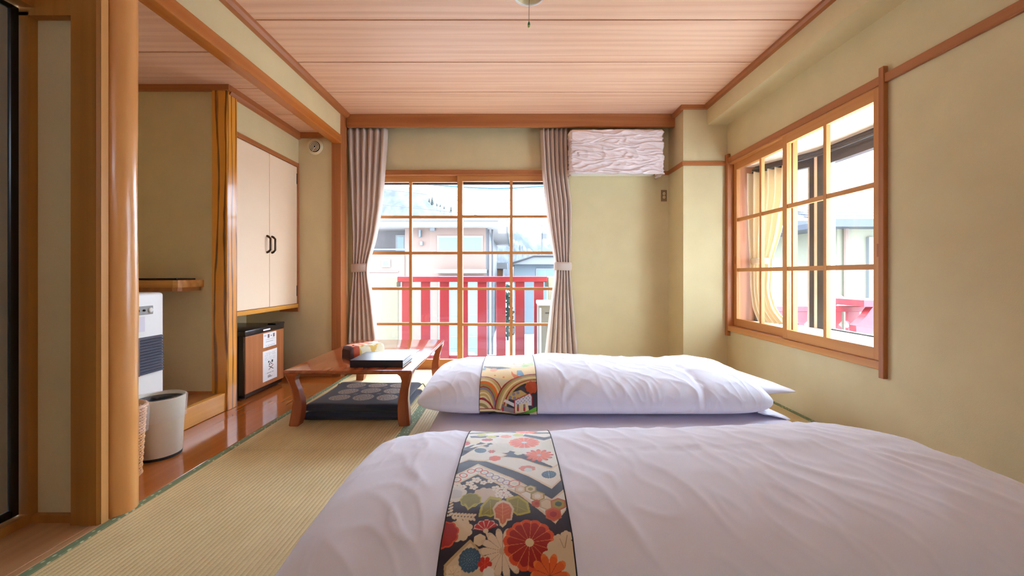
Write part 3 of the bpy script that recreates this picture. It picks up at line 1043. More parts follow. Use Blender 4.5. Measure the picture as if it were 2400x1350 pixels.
# ------------------------------------------------------------------ air conditioner under a cloth
ya, yb = 3.575, YW - 0.001
xa, xb = X(1339, ya), X(1553, ya)
za, zb = Z(408, ya), Z(302, ya)
ac = thing('air_conditioner', 'wall air conditioner wrapped in a wrinkled white cloth', 'air conditioner', ((xa + xb) / 2, (ya + yb) / 2, za))
build(MB().box(xa + 0.015, xb - 0.015, ya + 0.02, yb, za + 0.03, zb - 0.01, 0.02, 3), 'unit_body', 'white_plastic', ac)
nu, nv = 150, 110
A = np.zeros((nu, nv, 3))
peri_y = yb - 0.004 - ya
for i in range(nu):
    s = i / (nu - 1) * ((xb - xa) + 2 * peri_y)
    if s < peri_y:
        bx_, by_, nx, ny = xa, yb - 0.004 - s, -1, 0
    elif s < peri_y + (xb - xa):
        bx_, by_, nx, ny = xa + (s - peri_y), ya, 0, -1
    else:
        bx_, by_, nx, ny = xb, ya + (s - peri_y - (xb - xa)), 1, 0
    for j in range(nv):
        t = j / (nv - 1)
        zz = za + (zb - za) * t
        w1_ = noise.noise((s * 6 + 1.5 * noise.noise((s * 4, t * 5, 2)), t * 13 + 2 * noise.noise((s * 5, t * 6, 9)), 0.3))
        w2_ = noise.noise((s * 16, t * 24 + s * 8, 4.0))
        dgn = noise.noise(((s * 1.2 + t * 0.35) * 9, (s - t) * 2.0, 7.0))
        disp = 0.015 * (1 - abs(w1_)) ** 4 + 0.006 * w2_ + 0.010 * (1 - abs(dgn)) ** 4 - 0.004
        cor = min(1.0, min((1 - t) * 14, 1))
        rad = (1 - math.sqrt(max(0, 1 - (1 - cor) ** 2))) * 0.03
        lip = 0.012 * max(0, 1 - t * 9)
        o_ = disp - rad + lip - 0.010 * (t < 0.02)
        zz += (0.012 * noise.noise((s * 8, 0, 3)) if t < 0.05 else 0) * (1 - t / 0.05 if t < 0.05 else 0)
        A[i, j] = (bx_ + nx * o_, min(by_ + ny * o_, yb - 0.002), zz)
ck = np_mesh('cover_cloth', A, 'ac_cloth', ac)
build(MB().box(xa + 0.01, xb - 0.01, ya + 0.012, yb, zb - 0.012, zb - 0.002, 0.003, 1), 'cover_top', 'ac_cloth', ac)

# ------------------------------------------------------------------ wall outlet and round vent
ox0, ox1, oz0, oz1 = X(1547, YW), X(1564, YW), Z(474, YW), Z(444, YW)
ol = thing('wall_outlet', 'small brown power outlet plate on the plaster near the pillar', 'outlet', ((ox0 + ox1) / 2, YW, oz0))
build(MB().box(ox0, ox1, YW - 0.006, YW, oz0, oz1, 0.002, 1), 'frame', 'outlet_edge', ol)
build(MB().box(ox0 + 0.006, ox1 - 0.006, YW - 0.009, YW - 0.005, oz0 + 0.006, oz1 - 0.006, 0.002, 1), 'plate', 'outlet_brown', ol)
xm = (ox0 + ox1) / 2
for zc_ in (oz0 + 0.045, oz0 + 0.078):
    sk = build(MB().lathe([(0.0, 0), (0.012, 0), (0.012, 0.002)], (0, 0, 0), 20), 'socket', 'outlet_edge', ol)
    me = sk.data
    for v_ in me.vertices:
        w_ = v_.co + Vector(ol.location)
        v_.co = Vector((xm + w_.x, YW - 0.009 - w_.z, zc_ + w_.y * 1.15)) - Vector(ol.location)
    for dx in (-0.004, 0.004):
        build(MB().box(xm + dx - 0.001, xm + dx + 0.001, YW - 0.0125, YW - 0.0105, zc_ - 0.004, zc_ + 0.004), 'slot', 'dark_gap', sk)

vx, vz = X(739, YA), Z(344.5, YA)
vt = thing('wall_vent', 'round cream ventilation grille high on the alcove end wall', 'vent', (vx, YA, vz))


def disc_y(prof, c, seg=40):
    """lathe about the y axis; prof is (radius, distance towards the room)"""
    mb_ = MB().lathe(prof, (0, 0, 0), seg)
    mb_.v = [(c[0] + x_, c[1] - z_, c[2] + y_) for x_, y_, z_ in mb_.v]
    return mb_


build(disc_y([(0.067, 0.0), (0.069, 0.006), (0.064, 0.012), (0.050, 0.016), (0.049, 0.008), (0.0, 0.008)], (vx, YA, vz)), 'flange', 'ivory_plastic', vt, smooth=True)
build(disc_y([(0.0, 0.0085), (0.045, 0.0085), (0.045, 0.009)], (vx, YA, vz)), 'duct', 'dark_gap', vt)
for ri in (0.012, 0.024, 0.036):
    build(MB().tube([(vx + ri * math.cos(2 * math.pi * k / 36), YA - 0.014, vz + ri * math.sin(2 * math.pi * k / 36)) for k in range(36)], 0.0036, 6, closed=True), 'ring', 'ivory_plastic', vt, smooth=True)
build(MB().tube([(vx + 0.005, YA - 0.014, vz - 0.005), (vx - 0.020, YA - 0.014, vz - 0.040)], 0.003, 6), 'spoke', 'ivory_plastic', vt)

# ------------------------------------------------------------------ wall cabinet
cb = thing('wall_cabinet', 'hanging alcove cabinet with two tall cream doors', 'cabinet', (-2.07, 3.15, 0.597))
y0, y1 = 2.749, YA
build(MB().box(-2.299, XC - 0.022, y0, y1 - 0.001, 0.60, 1.835), 'body', 'door_cream', cb)
build(MB().box(XC - 0.022, XC + 0.006, y0, y1 - 0.001, 1.803, 1.838, 0.002, 1), 'head_rail', 'trim_y', cb)
build(MB().box(XC - 0.03, XC + 0.008, y0, y1 - 0.001, 0.597, 0.628, 0.002, 1), 'bottom_rail', 'step_wood', cb)
build(MB().box(XC - 0.03, XC + 0.008, y1 - 0.022, y1 - 0.001, 0.56, 1.838, 0.002, 1), 'end_stile', 'trim_z', cb)
build(MB().box(-2.0, XC - 0.03, y1 - 0.022, y1 - 0.001, 0.56, 0.599), 'bracket', 'trim_x', cb)
ysplit = 3.137
for a, b_, hy in ((y0 + 0.004, ysplit - 0.0025, ysplit - 0.035), (ysplit + 0.0025, y1 - 0.025, ysplit + 0.028)):
    d_ = build(MB().box(XC - 0.02, XC, a, b_, 0.632, 1.800, 0.0015, 1), 'door', 'door_cream', cb)
    zc_ = 1.108
    hl = 0.062
    x_ = XC
    build(MB().tube([(x_, hy, zc_ - hl), (x_ + 0.012, hy, zc_ - hl + 0.004), (x_ + 0.027, hy, zc_ - hl + 0.020), (x_ + 0.027, hy, zc_), (x_ + 0.027, hy, zc_ + hl - 0.020), (x_ + 0.012, hy, zc_ + hl - 0.004), (x_, hy, zc_ + hl)],
                    [0.009, 0.0085, 0.0075, 0.007, 0.0075, 0.0085, 0.009], 8), 'handle', 'handle_bronze', d_, smooth=True)
    yh = a if hy < ysplit else b_ - 0.004
    for zh in (0.74, 1.70):
        build(MB().box(XC - 0.004, XC + 0.003, yh - 0.003, yh + 0.006, zh - 0.045, zh + 0.045), 'hinge', 'handle_bronze', d_)

# ------------------------------------------------------------------ small refrigerator
fx = -1.862
fr = thing('refrigerator', 'small refrigerator with wood-grain door and black top under the cabinet', 'refrigerator', (-2.07, 3.1, 0))
y0, y1 = 2.862, 3.352
build(MB().box(-2.285, fx - 0.045, y0 + 0.002, y1, 0.012, 0.452, 0.006, 2), 'body', 'black_plastic', fr)
build(MB().box(fx - 0.045, fx, y0 + 0.012, y1, 0.040, 0.443, 0.004, 2), 'door', 'fridge_veneer', fr)
build(MB().prism([(fx - 0.04, y0 + 0.0), (fx - 0.012, y0 + 0.003), (fx - 0.004, y0 + 0.02), (fx - 0.05, y0 + 0.02)], 'z', 0.035, 0.445), 'door_edge', 'black_plastic', fr)
top = build(MB().box(-2.285, fx + 0.004, y0, y1 + 0.002, 0.443, 0.486, 0.008, 3), 'top_panel', 'black_plastic', fr, smooth=True)
build(MB().box(fx - 0.06, fx + 0.006, y1 - 0.12, y1 + 0.003, 0.480, 0.497, 0.004, 2), 'hinge_cover', 'black_plastic', fr)
build(MB().box(-2.27, fx - 0.01, y0 + 0.02, y1 - 0.01, 0.012, 0.040), 'plinth', 'black_plastic', fr)
for yy in (y0 + 0.04, y1 - 0.04):
    for xx in (-2.24, fx - 0.04):
        build(MB().lathe([(0.018, 0), (0.018, 0.014)], (xx, yy, 0), 14), 'foot', 'rubber_black', fr)
# brand lettering on the black band
build(MB().box(fx + 0.0035, fx + 0.0045, 3.07, 3.16, 0.457, 0.468), 'nameplate', 'paper_white', fr)


def sheet(name, parent, corners, nu, nv, cols, mat='print_paper'):
    """flat printed sheet; corners: origin, u end, v end"""
    o, u_, v_ = (np.array(c, float) for c in corners)
    uu, vv = np.meshgrid(np.linspace(0, 1, nu), np.linspace(0, 1, nv), indexing='ij')
    A_ = o + uu[..., None] * (u_ - o) + vv[..., None] * (v_ - o)
    return np_mesh(name, A_, mat, parent, cols, smooth=False)


def text_rows(C, rows, x0_, x1_, col, dens=0.75, seed=1):
    """rows of tiny unreadable print: (v start, v end)"""
    g_ = np.random.default_rng(seed)
    nu_, nv_ = C.shape[:2]
    for (a, b_) in rows:
        i = int(x0_ * nu_)
        while i < x1_ * nu_:
            w_ = int(g_.integers(1, 4))
            if g_.random() < dens:
                C[i:min(i + w_, int(x1_ * nu_)), int(a * nv_):max(int(a * nv_) + 1, int(b_ * nv_))] = col
            i += w_ + 1


# two notices; u runs along y, v runs up
nu, nv = 60, 70
C = np.full((nu, nv, 3), 240.0)
C[20:28, 44:62] = (110, 90, 92); C[44:52, 44:62] = (130, 110, 110); C[34:38, 51:55] = (30, 30, 34)
text_rows(C, [(0.52, 0.55), (0.36, 0.41), (0.10, 0.13), (0.06, 0.08)], 0.2, 0.9, (150, 150, 156), seed=3)
C[4:14, 58:60] = (190, 130, 150); C[4:14, 54:56] = (190, 130, 150)
sheet('notice', fr, ((fx + 0.001, 3.075, 0.328), (fx + 0.001, 3.245, 0.328), (fx + 0.001, 3.075, 0.436)), nu, nv, C)
nu, nv = 60, 150
C = np.full((nu, nv, 3), 236.0)
text_rows(C, [(0.90, 0.915), (0.87, 0.885), (0.83, 0.85), (0.78, 0.79), (0.75, 0.76), (0.72, 0.73), (0.69, 0.70)], 0.15, 0.9, (188, 188, 192), seed=5)
for (a, b_, c, d) in ((0.38, 0.46, 0.58, 0.64), (0.50, 0.56, 0.55, 0.60), (0.60, 0.70, 0.57, 0.65), (0.42, 0.50, 0.50, 0.55), (0.58, 0.66, 0.51, 0.54)):
    C[int(a * nu):int(b_ * nu), int(c * nv):int(d * nv)] = (50, 50, 54)
for k in range(26):
    i = int((0.40 + 0.30 * k / 25) * nu)
    j = int((0.34 + 0.13 * k / 25) * nv)
    C[i:i + 2, j:j + 3] = (150, 60, 66)
    C[i:i + 2, int(0.81 * nv) - j - 1:int(0.81 * nv) - j + 2] = (70, 60, 60)
text_rows(C, [(0.245, 0.26)], 0.15, 0.85, (90, 90, 94), 0.6, seed=8)
text_rows(C, [(0.15, 0.175), (0.105, 0.135)], 0.35, 0.65, (40, 40, 44), 0.9, seed=9)
sheet('notice', fr, ((fx + 0.001, 3.070, 0.072), (fx + 0.001, 3.255, 0.072), (fx + 0.001, 3.070, 0.302)), nu, nv, C)

# ------------------------------------------------------------------ room heater on the alcove platform
hx = -2.005
zb_ = 0.1125
ht = thing('room_heater', 'white floor-standing room heater with black louvred grille in the alcove', 'heater', (-2.13, 2.06, zb_))
y0, y1 = 1.76, 2.372
build(MB().box(-2.26, hx, y0, y1, zb_ + 0.012, 0.777, 0.018, 4), 'casing', 'white_plastic', ht, smooth=True)
build(MB().box(-2.25, hx - 0.02, y0 + 0.02, y1 - 0.02, zb_, zb_ + 0.014), 'plinth', 'black_plastic', ht)
def hz(py_, px_):
    d = hx * F / (px_ - VPX)
    return Z(py_, d)
zp0, zp1 = hz(735, 362), hz(715.5, 362)
cp = build(MB().box(hx - 0.002, hx + 0.004, 1.86, 2.295, zp0, zp1, 0.002, 1), 'control_panel', 'grey_plastic', ht)
dsp = build(MB().box(hx + 0.003, hx + 0.006, 2.075, 2.168, zp0 + 0.006, zp1 - 0.006), 'display', 'black_plastic', cp)
build(MB().box(hx + 0.0055, hx + 0.007, 2.080, 2.163, zp0 + 0.012, zp1 - 0.009), 'screen', 'lcd', cp)
for yy, rr, mt in ((2.275, 0.014, 'white_plastic'), (2.195, 0.010, 'black_plastic'), (2.235, 0.006, 'black_plastic'), (2.045, 0.008, 'grey_plastic'), (2.01, 0.008, 'grey_plastic')):
    mbk = MB().lathe([(rr, 0), (rr, 0.005), (rr * 0.8, 0.007)], (0, 0, 0), 16)
    mbk.v = [(hx + 0.004 + z_, yy + x_ * 0.9, (zp0 + zp1) / 2 + y_) for x_, y_, z_ in mbk.v]
    build(mbk, 'button', mt, cp, smooth=True)
# instruction sticker
nu, nv = 90, 60
C = np.zeros((nu, nv, 3)) + (222, 218, 228)
text_rows(C, [(0.86, 0.92)], 0.1, 0.75, (120, 116, 140), seed=2)
C[8:78, 42:49] = (104, 70, 76)
C[8:78, 5:41] = (200, 194, 222)
C[36:56, 24:33] = (170, 214, 222)
C[14:26, 27:32] = (176, 110, 136); C[30:34, 22:27] = (70, 70, 84); C[60:63, 28:31] = (80, 80, 100); C[16:20, 19:24] = (90, 90, 110)
text_rows(C, [(0.28, 0.31), (0.2, 0.23), (0.12, 0.15)], 0.12, 0.8, (150, 146, 176), seed=4)
sheet('sticker', ht, ((hx + 0.0015, 1.93, hz(776, 345)), (hx + 0.0015, 2.245, hz(776, 345)), (hx + 0.0015, 1.93, hz(741, 345))), nu, nv, C)
zg0, zg1 = hz(866, 382.5), hz(783, 382)
build(MB().box(hx - 0.0005, hx + 0.002, 1.82, 2.352, zg0, zg1), 'grille_recess', 'louver_back', ht)
nl = 13
lv = None
for k in range(nl):
    zc_ = zg0 + (zg1 - zg0) * (k + 0.5) / nl
    hh = (zg1 - zg0) / nl
    if lv is None:
        z00 = zc_
        lv = build(MB().prism([(hx + 0.002, zc_ + hh * 0.42), (hx + 0.004, zc_ + hh * 0.45), (hx + 0.016, zc_ - hh * 0.25), (hx + 0.014, zc_ - hh * 0.32)], 'y', 1.82, 2.352), 'louver', 'louver_dark', ht)
    else:
        inst(lv, ht, (0, 0, zc_ - z00))
build(MB().box(hx, hx + 0.017, 2.19, 2.197, zg0, zg1), 'grille_bar', 'louver_dark', ht)

# ------------------------------------------------------------------ alcove shelf with remote
sh = thing('alcove_shelf', 'thick rounded wooden shelf on the alcove wall above the heater', 'shelf', (-2.3, 2.58, 0.78))
sx1 = X(419, 2.47)
prof = [(-2.60, 2.67), (-2.60, 2.470), (sx1 - 0.03, 2.462), (sx1 - 0.008, 2.474), (sx1, 2.50), (sx1, 2.67)]
build(MB().prism(prof, 'z', 0.800, 0.844), 'board', 'shelf_wood', sh)
prof2 = [(a - (0.02 if a > -2.5 else 0), b_ + (0.02 if b_ < 2.6 else 0)) for a, b_ in prof]
build(MB().prism(prof2, 'z', 0.776, 0.800), 'lower_edge', 'stage_wood', sh)
rm = thing('tablet', 'flat black device lying on the alcove shelf', 'device', (-2.2, 2.56, 0.844))
build(MB().box(-2.33, -2.03, 2.49, 2.64, 0.8442, 0.856, 0.004, 2), 'case', 'black_plastic', rm)
build(MB().box(-2.32, -2.06, 2.50, 2.63, 0.8555, 0.8566), 'screen_glass', 'binder_black', rm)

# ------------------------------------------------------------------ bins
bx_, by_ = -1.722, 2.005
bn = thing('waste_bin', 'metallic grey waste bin with clear plastic liner', 'bin', (bx_, by_, 0))
build(MB().lathe([(0.088, 0.002), (0.090, 0.006), (0.104, 0.278), (0.1065, 0.284), (0.103, 0.285), (0.100, 0.277), (0.087, 0.012)], (bx_, by_, 0), 48), 'bucket', 'bin_metal', bn, smooth=True, ang=50)
build(MB().lathe([(0.0905, 0.0), (0.0915, 0.012), (0.089, 0.014)], (bx_, by_, 0), 48), 'base_ring', 'rubber_black', bn)
build(MB().lathe([(0.0855, 0.014), (0.0985, 0.272), (0.0965, 0.272), (0.084, 0.016)], (bx_, by_, 0), 48, cap=False), 'inner_wall', 'bin_inside', bn, smooth=True)


def liner(cx_, cy_, z_rim, r_in, r_out, drop, parent, seed, r_low=None):
    nseg, nr = 96, 22
    A_ = np.zeros((nseg, nr, 3))
    for k in range(nseg):
        a = 2 * math.pi * k / nseg
        ca_, sa_ = math.cos(a), math.sin(a)
        for j in range(nr):
            t = j / (nr - 1)
            wv = noise.noise((ca_ * 3, sa_ * 3, seed + t * 2)) * 0.006 + 0.003 * noise.noise((a * 9, t * 5, seed))
            if t < 0.4:
                q = t / 0.4
                r_ = r_in - 0.004 + wv * (1 - q)
                z_ = z_rim - 0.11 * (1 - q)
            elif t < 0.5:
                q = (t - 0.4) / 0.1
                r_ = r_in - 0.004 + (r_out + 0.004 - r_in + 0.004) * q
                z_ = z_rim + 0.004 * math.sin(math.pi * q)
            else:
                q = (t - 0.5) / 0.5
                r_ = r_out + 0.0035 - (0.0 if r_low is None else (r_out - r_low) * q) + abs(wv) * 0.9
                z_ = z_rim - drop * q * (1 + 0.10 * noise.noise((ca_ * 2, sa_ * 2, seed + 5)))
            A_[k, j] = (cx_ + r_ * ca_, cy_ + r_ * sa_, z_)
    mb_ = MB().grid(A_, wrap_u=True)
    return build(mb_, 'bag_liner', 'liner_plastic', parent, smooth=True, ang=80)


liner(bx_, by_, 0.286, 0.0995, 0.1065, 0.105, bn, 3.0, r_low=0.1015)

kx, ky = -1.705, 1.775
bk = thing('wicker_basket', 'woven wicker basket with white bag beside the log post', 'basket', (kx, ky, 0))
nrow = 24
for r_i in range(nrow):
    z_ = 0.012 + 0.285 * r_i / (nrow - 1)
    rad = 0.076 + 0.016 * r_i / (nrow - 1)
    pts = []
    for k in range(72):
        a = 2 * math.pi * k / 72
        rr = rad + 0.0032 * math.cos(18 * a + math.pi * (r_i % 2))
        pts.append((kx + rr * math.cos(a), ky + rr * math.sin(a), z_))
    build(MB().tube(pts, 0.0052, 5, closed=True), 'weave_ring', 'wicker', bk, smooth=True)
for k in range(36):
    a = 2 * math.pi * k / 36
    build(MB().tube([(kx + 0.076 * math.cos(a), ky + 0.076 * math.sin(a), 0.004), (kx + 0.092 * math.cos(a), ky + 0.092 * math.sin(a), 0.300)], 0.0034, 5), 'stake', 'wicker', bk)
for z_, r_ in ((0.006, 0.079), (0.302, 0.0955)):
    pts = [(kx + r_ * math.cos(2 * math.pi * k / 60), ky + r_ * math.sin(2 * math.pi * k / 60), z_ + 0.002 * math.sin(20 * 2 * math.pi * k / 60)) for k in range(60)]
    build(MB().tube(pts, 0.0075 if z_ > 0.1 else 0.006, 7, closed=True), 'braid_ring', 'wicker', bk, smooth=True)
build(MB().lathe([(0.0, 0.004), (0.074, 0.004), (0.074, 0.010)], (kx, ky, 0), 32), 'base', 'wicker', bk)
liner(kx, ky, 0.309, 0.084, 0.102, 0.12, bk, 8.0, r_low=0.098)

# ------------------------------------------------------------------ low table
tx0, tx1, ty0, ty1, tz = -1.318, -0.578, 2.362, 3.498, 0.327
tb = thing('low_table', 'low red-brown lacquered table with curved legs by the window', 'table', ((tx0 + tx1) / 2, (ty0 + ty1) / 2, 0))
build(MB().box(tx0, tx1, ty0, ty1, tz - 0.023, tz, 0.008, 3), 'table_top', 'table_wood', tb, smooth=True)


def leg_mesh(sx, sy):
    """S-curved corner leg with square section; outer faces flush with the table's corner"""
    n_ = 40
    vs, fs = [], []
    for j in range(n_):
        t = j / (n_ - 1)               # 0 floor .. 1 top
        z_ = t * (tz - 0.004)
        # inset of the outer face and width of the leg along its height
        out = float(np.interp(t, [0, 0.2, 0.45, 0.65, 0.8, 0.92, 1.0], [0.018, 0.026, 0.034, 0.028, 0.014, 0.002, 0.001]))
        w_ = float(np.interp(t, [0, 0.1, 0.3, 0.5, 0.7, 0.82, 0.9, 0.95, 1.0], [0.060, 0.064, 0.062, 0.052, 0.046, 0.050, 0.064, 0.086, 0.125]))
        ox_ = (tx1 - out) if sx > 0 else (tx0 + out)
        oy_ = (ty1 - out) if sy > 0 else (ty0 + out)
        ix, iy = ox_ - sx * w_, oy_ - sy * w_
        ch = 0.007
        pts = [(ix, iy), (ox_ - sx * ch * 0.4, iy), (ox_, iy + sy * ch * 0.4), (ox_, oy_ - sy * ch * 2), (ox_ - sx * ch * 2, oy_), (ix + sx * ch * 0.4, oy_), (ix, oy_ - sy * ch * 0.4)]
        # dent of the inner corner so that the leg reads as an L-shaped bracket near the top
        vs += [(p[0], p[1], z_) for p in pts]
    m_ = 7
    for j in range(n_ - 1):
        for k in range(m_):
            k2 = (k + 1) % m_
            fs.append((j * m_ + k, j * m_ + k2, (j + 1) * m_ + k2, (j + 1) * m_ + k))
    fs.append(tuple(range(m_)))
    fs.append(tuple(range((n_ - 1) * m_, n_ * m_)))
    return MB().add(vs, fs)


for sx in (-1, 1):
    for sy in (-1, 1):
        build(leg_mesh(sx, sy), 'leg', 'table_leg', tb, smooth=True, ang=30)

# things on the table
tt = tz + 0.0004
bd = thing('binder', 'black information binder lying on the low table', 'binder', (-0.78, 2.55, tt))
bx0, bx1, by0, by1 = X(820, 2.44), X(944, 2.44), 2.44, 2.71
hb = 0.043
build(MB().box(bx0, bx1, by0, by1, tt, tt + 0.004, 0.001, 1), 'back_cover', 'binder_black', bd)
build(MB().box(bx0, bx1, by0, by1, tt + hb - 0.004, tt + hb, 0.001, 1), 'front_cover', 'binder_black', bd)
build(MB().box(bx0, bx1, by0, by0 + 0.004, tt, tt + hb, 0.001, 1), 'spine', 'binder_black', bd)
for k, zc_ in enumerate((0.009, 0.017, 0.025, 0.033)):
    build(MB().box(bx0 + 0.01, bx1 - 0.006 - 0.004 * (k % 2), by0 + 0.006, by1 - 0.012, tt + zc_ - 0.003, tt + zc_ + 0.002), 'page_block', 'paper_white', bd)

lf = thing('leaflet', 'clear-covered white leaflet lying behind the binder', 'leaflet', (-0.75, 2.9, tt))
nu, nv = 60, 60
C = np.full((nu, nv, 3), 226.0)
C[:, :, 2] = 234
text_rows(C, [(0.8, 0.83), (0.6, 0.64), (0.5, 0.53), (0.3, 0.34)], 0.1, 0.9, (190, 186, 204), seed=12)
C[30:50, 10:30] = (206, 186, 206)
sheet('page', lf, ((-0.93, 2.745, tt + 0.0015), (-0.68, 2.745, tt + 0.0015), (-0.93, 3.02, tt + 0.0015)), nu, nv, C)

pc = thing('tissue_box', 'tissue box in an orange and white kimono-cloth cover', 'tissue box', (-1.02, 2.83, tt))
# cover: rounded box, painted like patchwork kimono cloth
nu, nv = 64, 44
pl, pw, ph = 0.25, 0.125, 0.082
ang = R(50)
A = np.zeros((nu, nv, 3)); C = np.zeros((nu, nv, 3))
for i in range(nu):
    u = -1 + 2 * i / (nu - 1)
    e = (1 - abs(u) ** 7) ** 0.5 if abs(u) < 1 else 0.0
    for j in range(nv):
        a = math.pi * j / (nv - 1)
        yy = pw / 2 * math.copysign(abs(math.cos(a)) ** 0.28, math.cos(a)) * (0.86 + 0.14 * e)
        zz = ph * (max(0, math.sin(a)) ** 0.34) * (0.72 + 0.28 * e)
        wob = 0.004 * noise.noise((u * 4, a * 3, 1.0)) + 0.003 * noise.noise((u * 9, a * 8, 3.0))
        xx = u * pl / 2
        zz = max(0.0006, zz * (1 + wob * 14) if zz > 0.004 else 0.0006)
        wx = -1.012 + xx * math.cos(ang) - yy * math.sin(ang)
        wy = 2.80 + xx * math.sin(ang) + yy * math.cos(ang)
        A[i, j] = (wx, wy, tt + zz)
        s_ = a / math.pi
        c_ = (240, 120, 24)
        if u < -0.84:
            c_ = (104, 70, 72) if s_ > 0.12 else (70, 40, 48)
        elif u < -0.5 and s_ > 0.55:
            c_ = (196, 76, 28)
        elif s_ > 0.60:
            c_ = (246, 238, 200) if noise.noise((u * 3.0, s_ * 4.0, 2.0)) > -0.1 else (240, 200, 100)
        elif s_ < 0.34 and noise.noise((u * 4.2, s_ * 6.0, 5.5)) > 0.12:
            c_ = (252, 240, 214)
        elif u > 0.55 and ((u * 13 + s_ * 9) % 1.0) < 0.4:
            c_ = (252, 226, 200)
        C[i, j] = c_
np_mesh('cloth_cover', A, 'pouch_print', pc, C)
pt = Vector((-1.012, 2.80, 0)) + Vector((math.cos(ang), math.sin(ang), 0)) * (-0.085) + Vector((math.sin(ang), -math.cos(ang), 0)) * 0.02
for e_ in (0, nu - 1):
    build(MB().add([tuple(p) for p in A[e_].tolist()], [tuple(range(nv))]), 'cover_end', 'dark_brown_cloth', pc)
kn = MB().lathe([(0.002, 0), (0.009, 0.004), (0.010, 0.010), (0.004, 0.015)], (pt.x, pt.y, tt + ph * 0.86), 14)
build(kn, 'bow', 'red_paint', pc, smooth=True)

# ------------------------------------------------------------------ floor cushions
def cushion(name, label, x0, x1, y0, y1, z0, h, pattern):
    root = thing(name, label, 'cushion', ((x0 + x1) / 2, (y0 + y1) / 2, z0), 'stacked floor cushions under the low table')
    nu_, nv_ = (230, 230) if pattern else (60, 60)
    u_ = np.sin(np.linspace(-1, 1, nu_) * np.pi / 2) * 0.35 + np.linspace(-1, 1, nu_) * 0.65
    v_ = u_.copy()
    U_, V_ = np.meshgrid(u_, v_, indexing='ij')
    prof = ((1 - np.abs(U_) ** 26).clip(0) ** 0.4) * ((1 - np.abs(V_) ** 26).clip(0) ** 0.4)
    xx = (x0 + x1) / 2 + U_ * (x1 - x0) / 2
    yy = (y0 + y1) / 2 + V_ * (y1 - y0) / 2
    # corners pulled to points
    cor = (np.abs(U_) ** 8) * (np.abs(V_) ** 8)
    xx = xx + np.sign(U_) * cor * 0.018
    yy = yy + np.sign(V_) * cor * 0.012
    top_ = z0 + h * 0.5 + (h * 0.46) * prof + 0.004 * prof * np.sin(U_ * 3 + 1) * np.cos(V_ * 2.5)
    bot_ = z0 + h * 0.5 - (h * 0.46) * prof
    for arr, nm in ((top_, 'cover_top'), (bot_, 'cover_bottom')):
        A_ = np.stack([xx, yy, arr], -1)
        C_ = np.zeros((nu_, nv_, 3)) + (50, 56, 74)
        if nm == 'cover_top' and pattern:
            gx = (xx - x0) / (x1 - x0)
            gy = (yy - y0) / (y1 - y0)
            for a in range(3):
                for b__ in range(3):
                    ccx, ccy = 0.26 + 0.27 * a, 0.26 + 0.27 * b__
                    d_ = np.hypot((gx - ccx), (gy - ccy)) / 0.115
                    th = np.arctan2(gy - ccy, gx - ccx)
                    ins = d_ < 1 + 0.03 * np.sin(24 * th)
                    pat = (np.sin(8 * th + 7 * d_) * np.sin(22 * d_) > 0.25) & (d_ < 0.9)
                    C_[ins] = (206, 198, 180)
                    C_[ins & pat] = (90, 88, 92)
            for a in range(2):
                for b__ in range(2):
                    ccx, ccy = 0.395 + 0.27 * a, 0.395 + 0.27 * b__
                    th = np.arctan2(gy - ccy, gx - ccx)
                    d_ = np.hypot(gx - ccx, gy - ccy) / 0.032
                    C_[d_ < np.abs(np.sin(2 * th))] = (150, 148, 144)
        np_mesh(nm, A_, 'zabuton_print' if pattern else 'navy_cloth', root, C_ if pattern else None)
    for sx in (-1, 1):
        for sy in (-1, 1):
            cx_, cy_ = (x1 + 0.016 if sx > 0 else x0 - 0.016), (y1 + 0.010 if sy > 0 else y0 - 0.010)
            zc_ = z0 + h * 0.5
            pts = [(cx_ - sx * 0.012, cy_ - sy * 0.01, zc_), (cx_ + sx * 0.012, cy_ + sy * 0.004, zc_ + 0.004), (cx_ + sx * 0.022, cy_ + sy * 0.006, zc_ - 0.012), (cx_ + sx * 0.026, cy_ + sy * 0.004, max(zc_ - 0.028, 0.004))]
            build(MB().tube(pts, [0.003, 0.0028, 0.003, 0.0015], 6), 'corner_tassel', 'rope_dark', root, smooth=True)
    return root


cushion('floor_cushion', 'navy floor cushion printed with nine pale circles, topmost of its stack', -1.236, -0.678, 2.462, 2.985, 0.0535, 0.052, True)
cushion('floor_cushion', 'plain navy floor cushion underneath the patterned cushion', -1.245, -0.668, 2.458, 2.995, 0.0015, 0.052, False)

# ------------------------------------------------------------------ futons
def mattress(name, label, x0, x1, y0, y1, h):
    root = thing(name, label, 'futon', ((x0 + x1) / 2, (y0 + y1) / 2, 0.001), 'futon mattresses')
    nu_, nth = 120, 64
    A_ = np.zeros((nu_, nth, 3))
    for i in range(nu_):
        s = math.sin((-1 + 2 * i / (nu_ - 1)) * math.pi / 2)
        e = max(0.0, 1 - abs(s) ** 24) ** 0.5
        for j in range(nth):
            a = 2 * math.pi * j / nth
            c_, s_ = math.cos(a), math.sin(a)
            yy = (y0 + y1) / 2 + (y1 - y0) / 2 * math.copysign(abs(c_) ** 0.22, c_) * (0.97 + 0.03 * e)
            zz = 0.003 + h / 2 + h / 2 * math.copysign(abs(s_) ** 0.45, s_) * (0.25 + 0.75 * e)
            xx = (x0 + x1) / 2 + s * (x1 - x0) / 2
            if s_ > 0:
                w_ = noise.noise((xx * 3, yy * 4, 5))
                zz += 0.004 * w_ + 0.002 * (1 - abs(noise.noise((xx * 9, yy * 3, 1)))) ** 5
            A_[i, j] = (xx, yy, zz)
    mb_ = MB().grid(A_, wrap_v=True)
    mb_.f += [tuple(range(nth)), tuple(range((nu_ - 1) * nth, nu_ * nth))]
    build(mb_, 'mattress', 'mattress_white', root, smooth=True, ang=80)
    return root


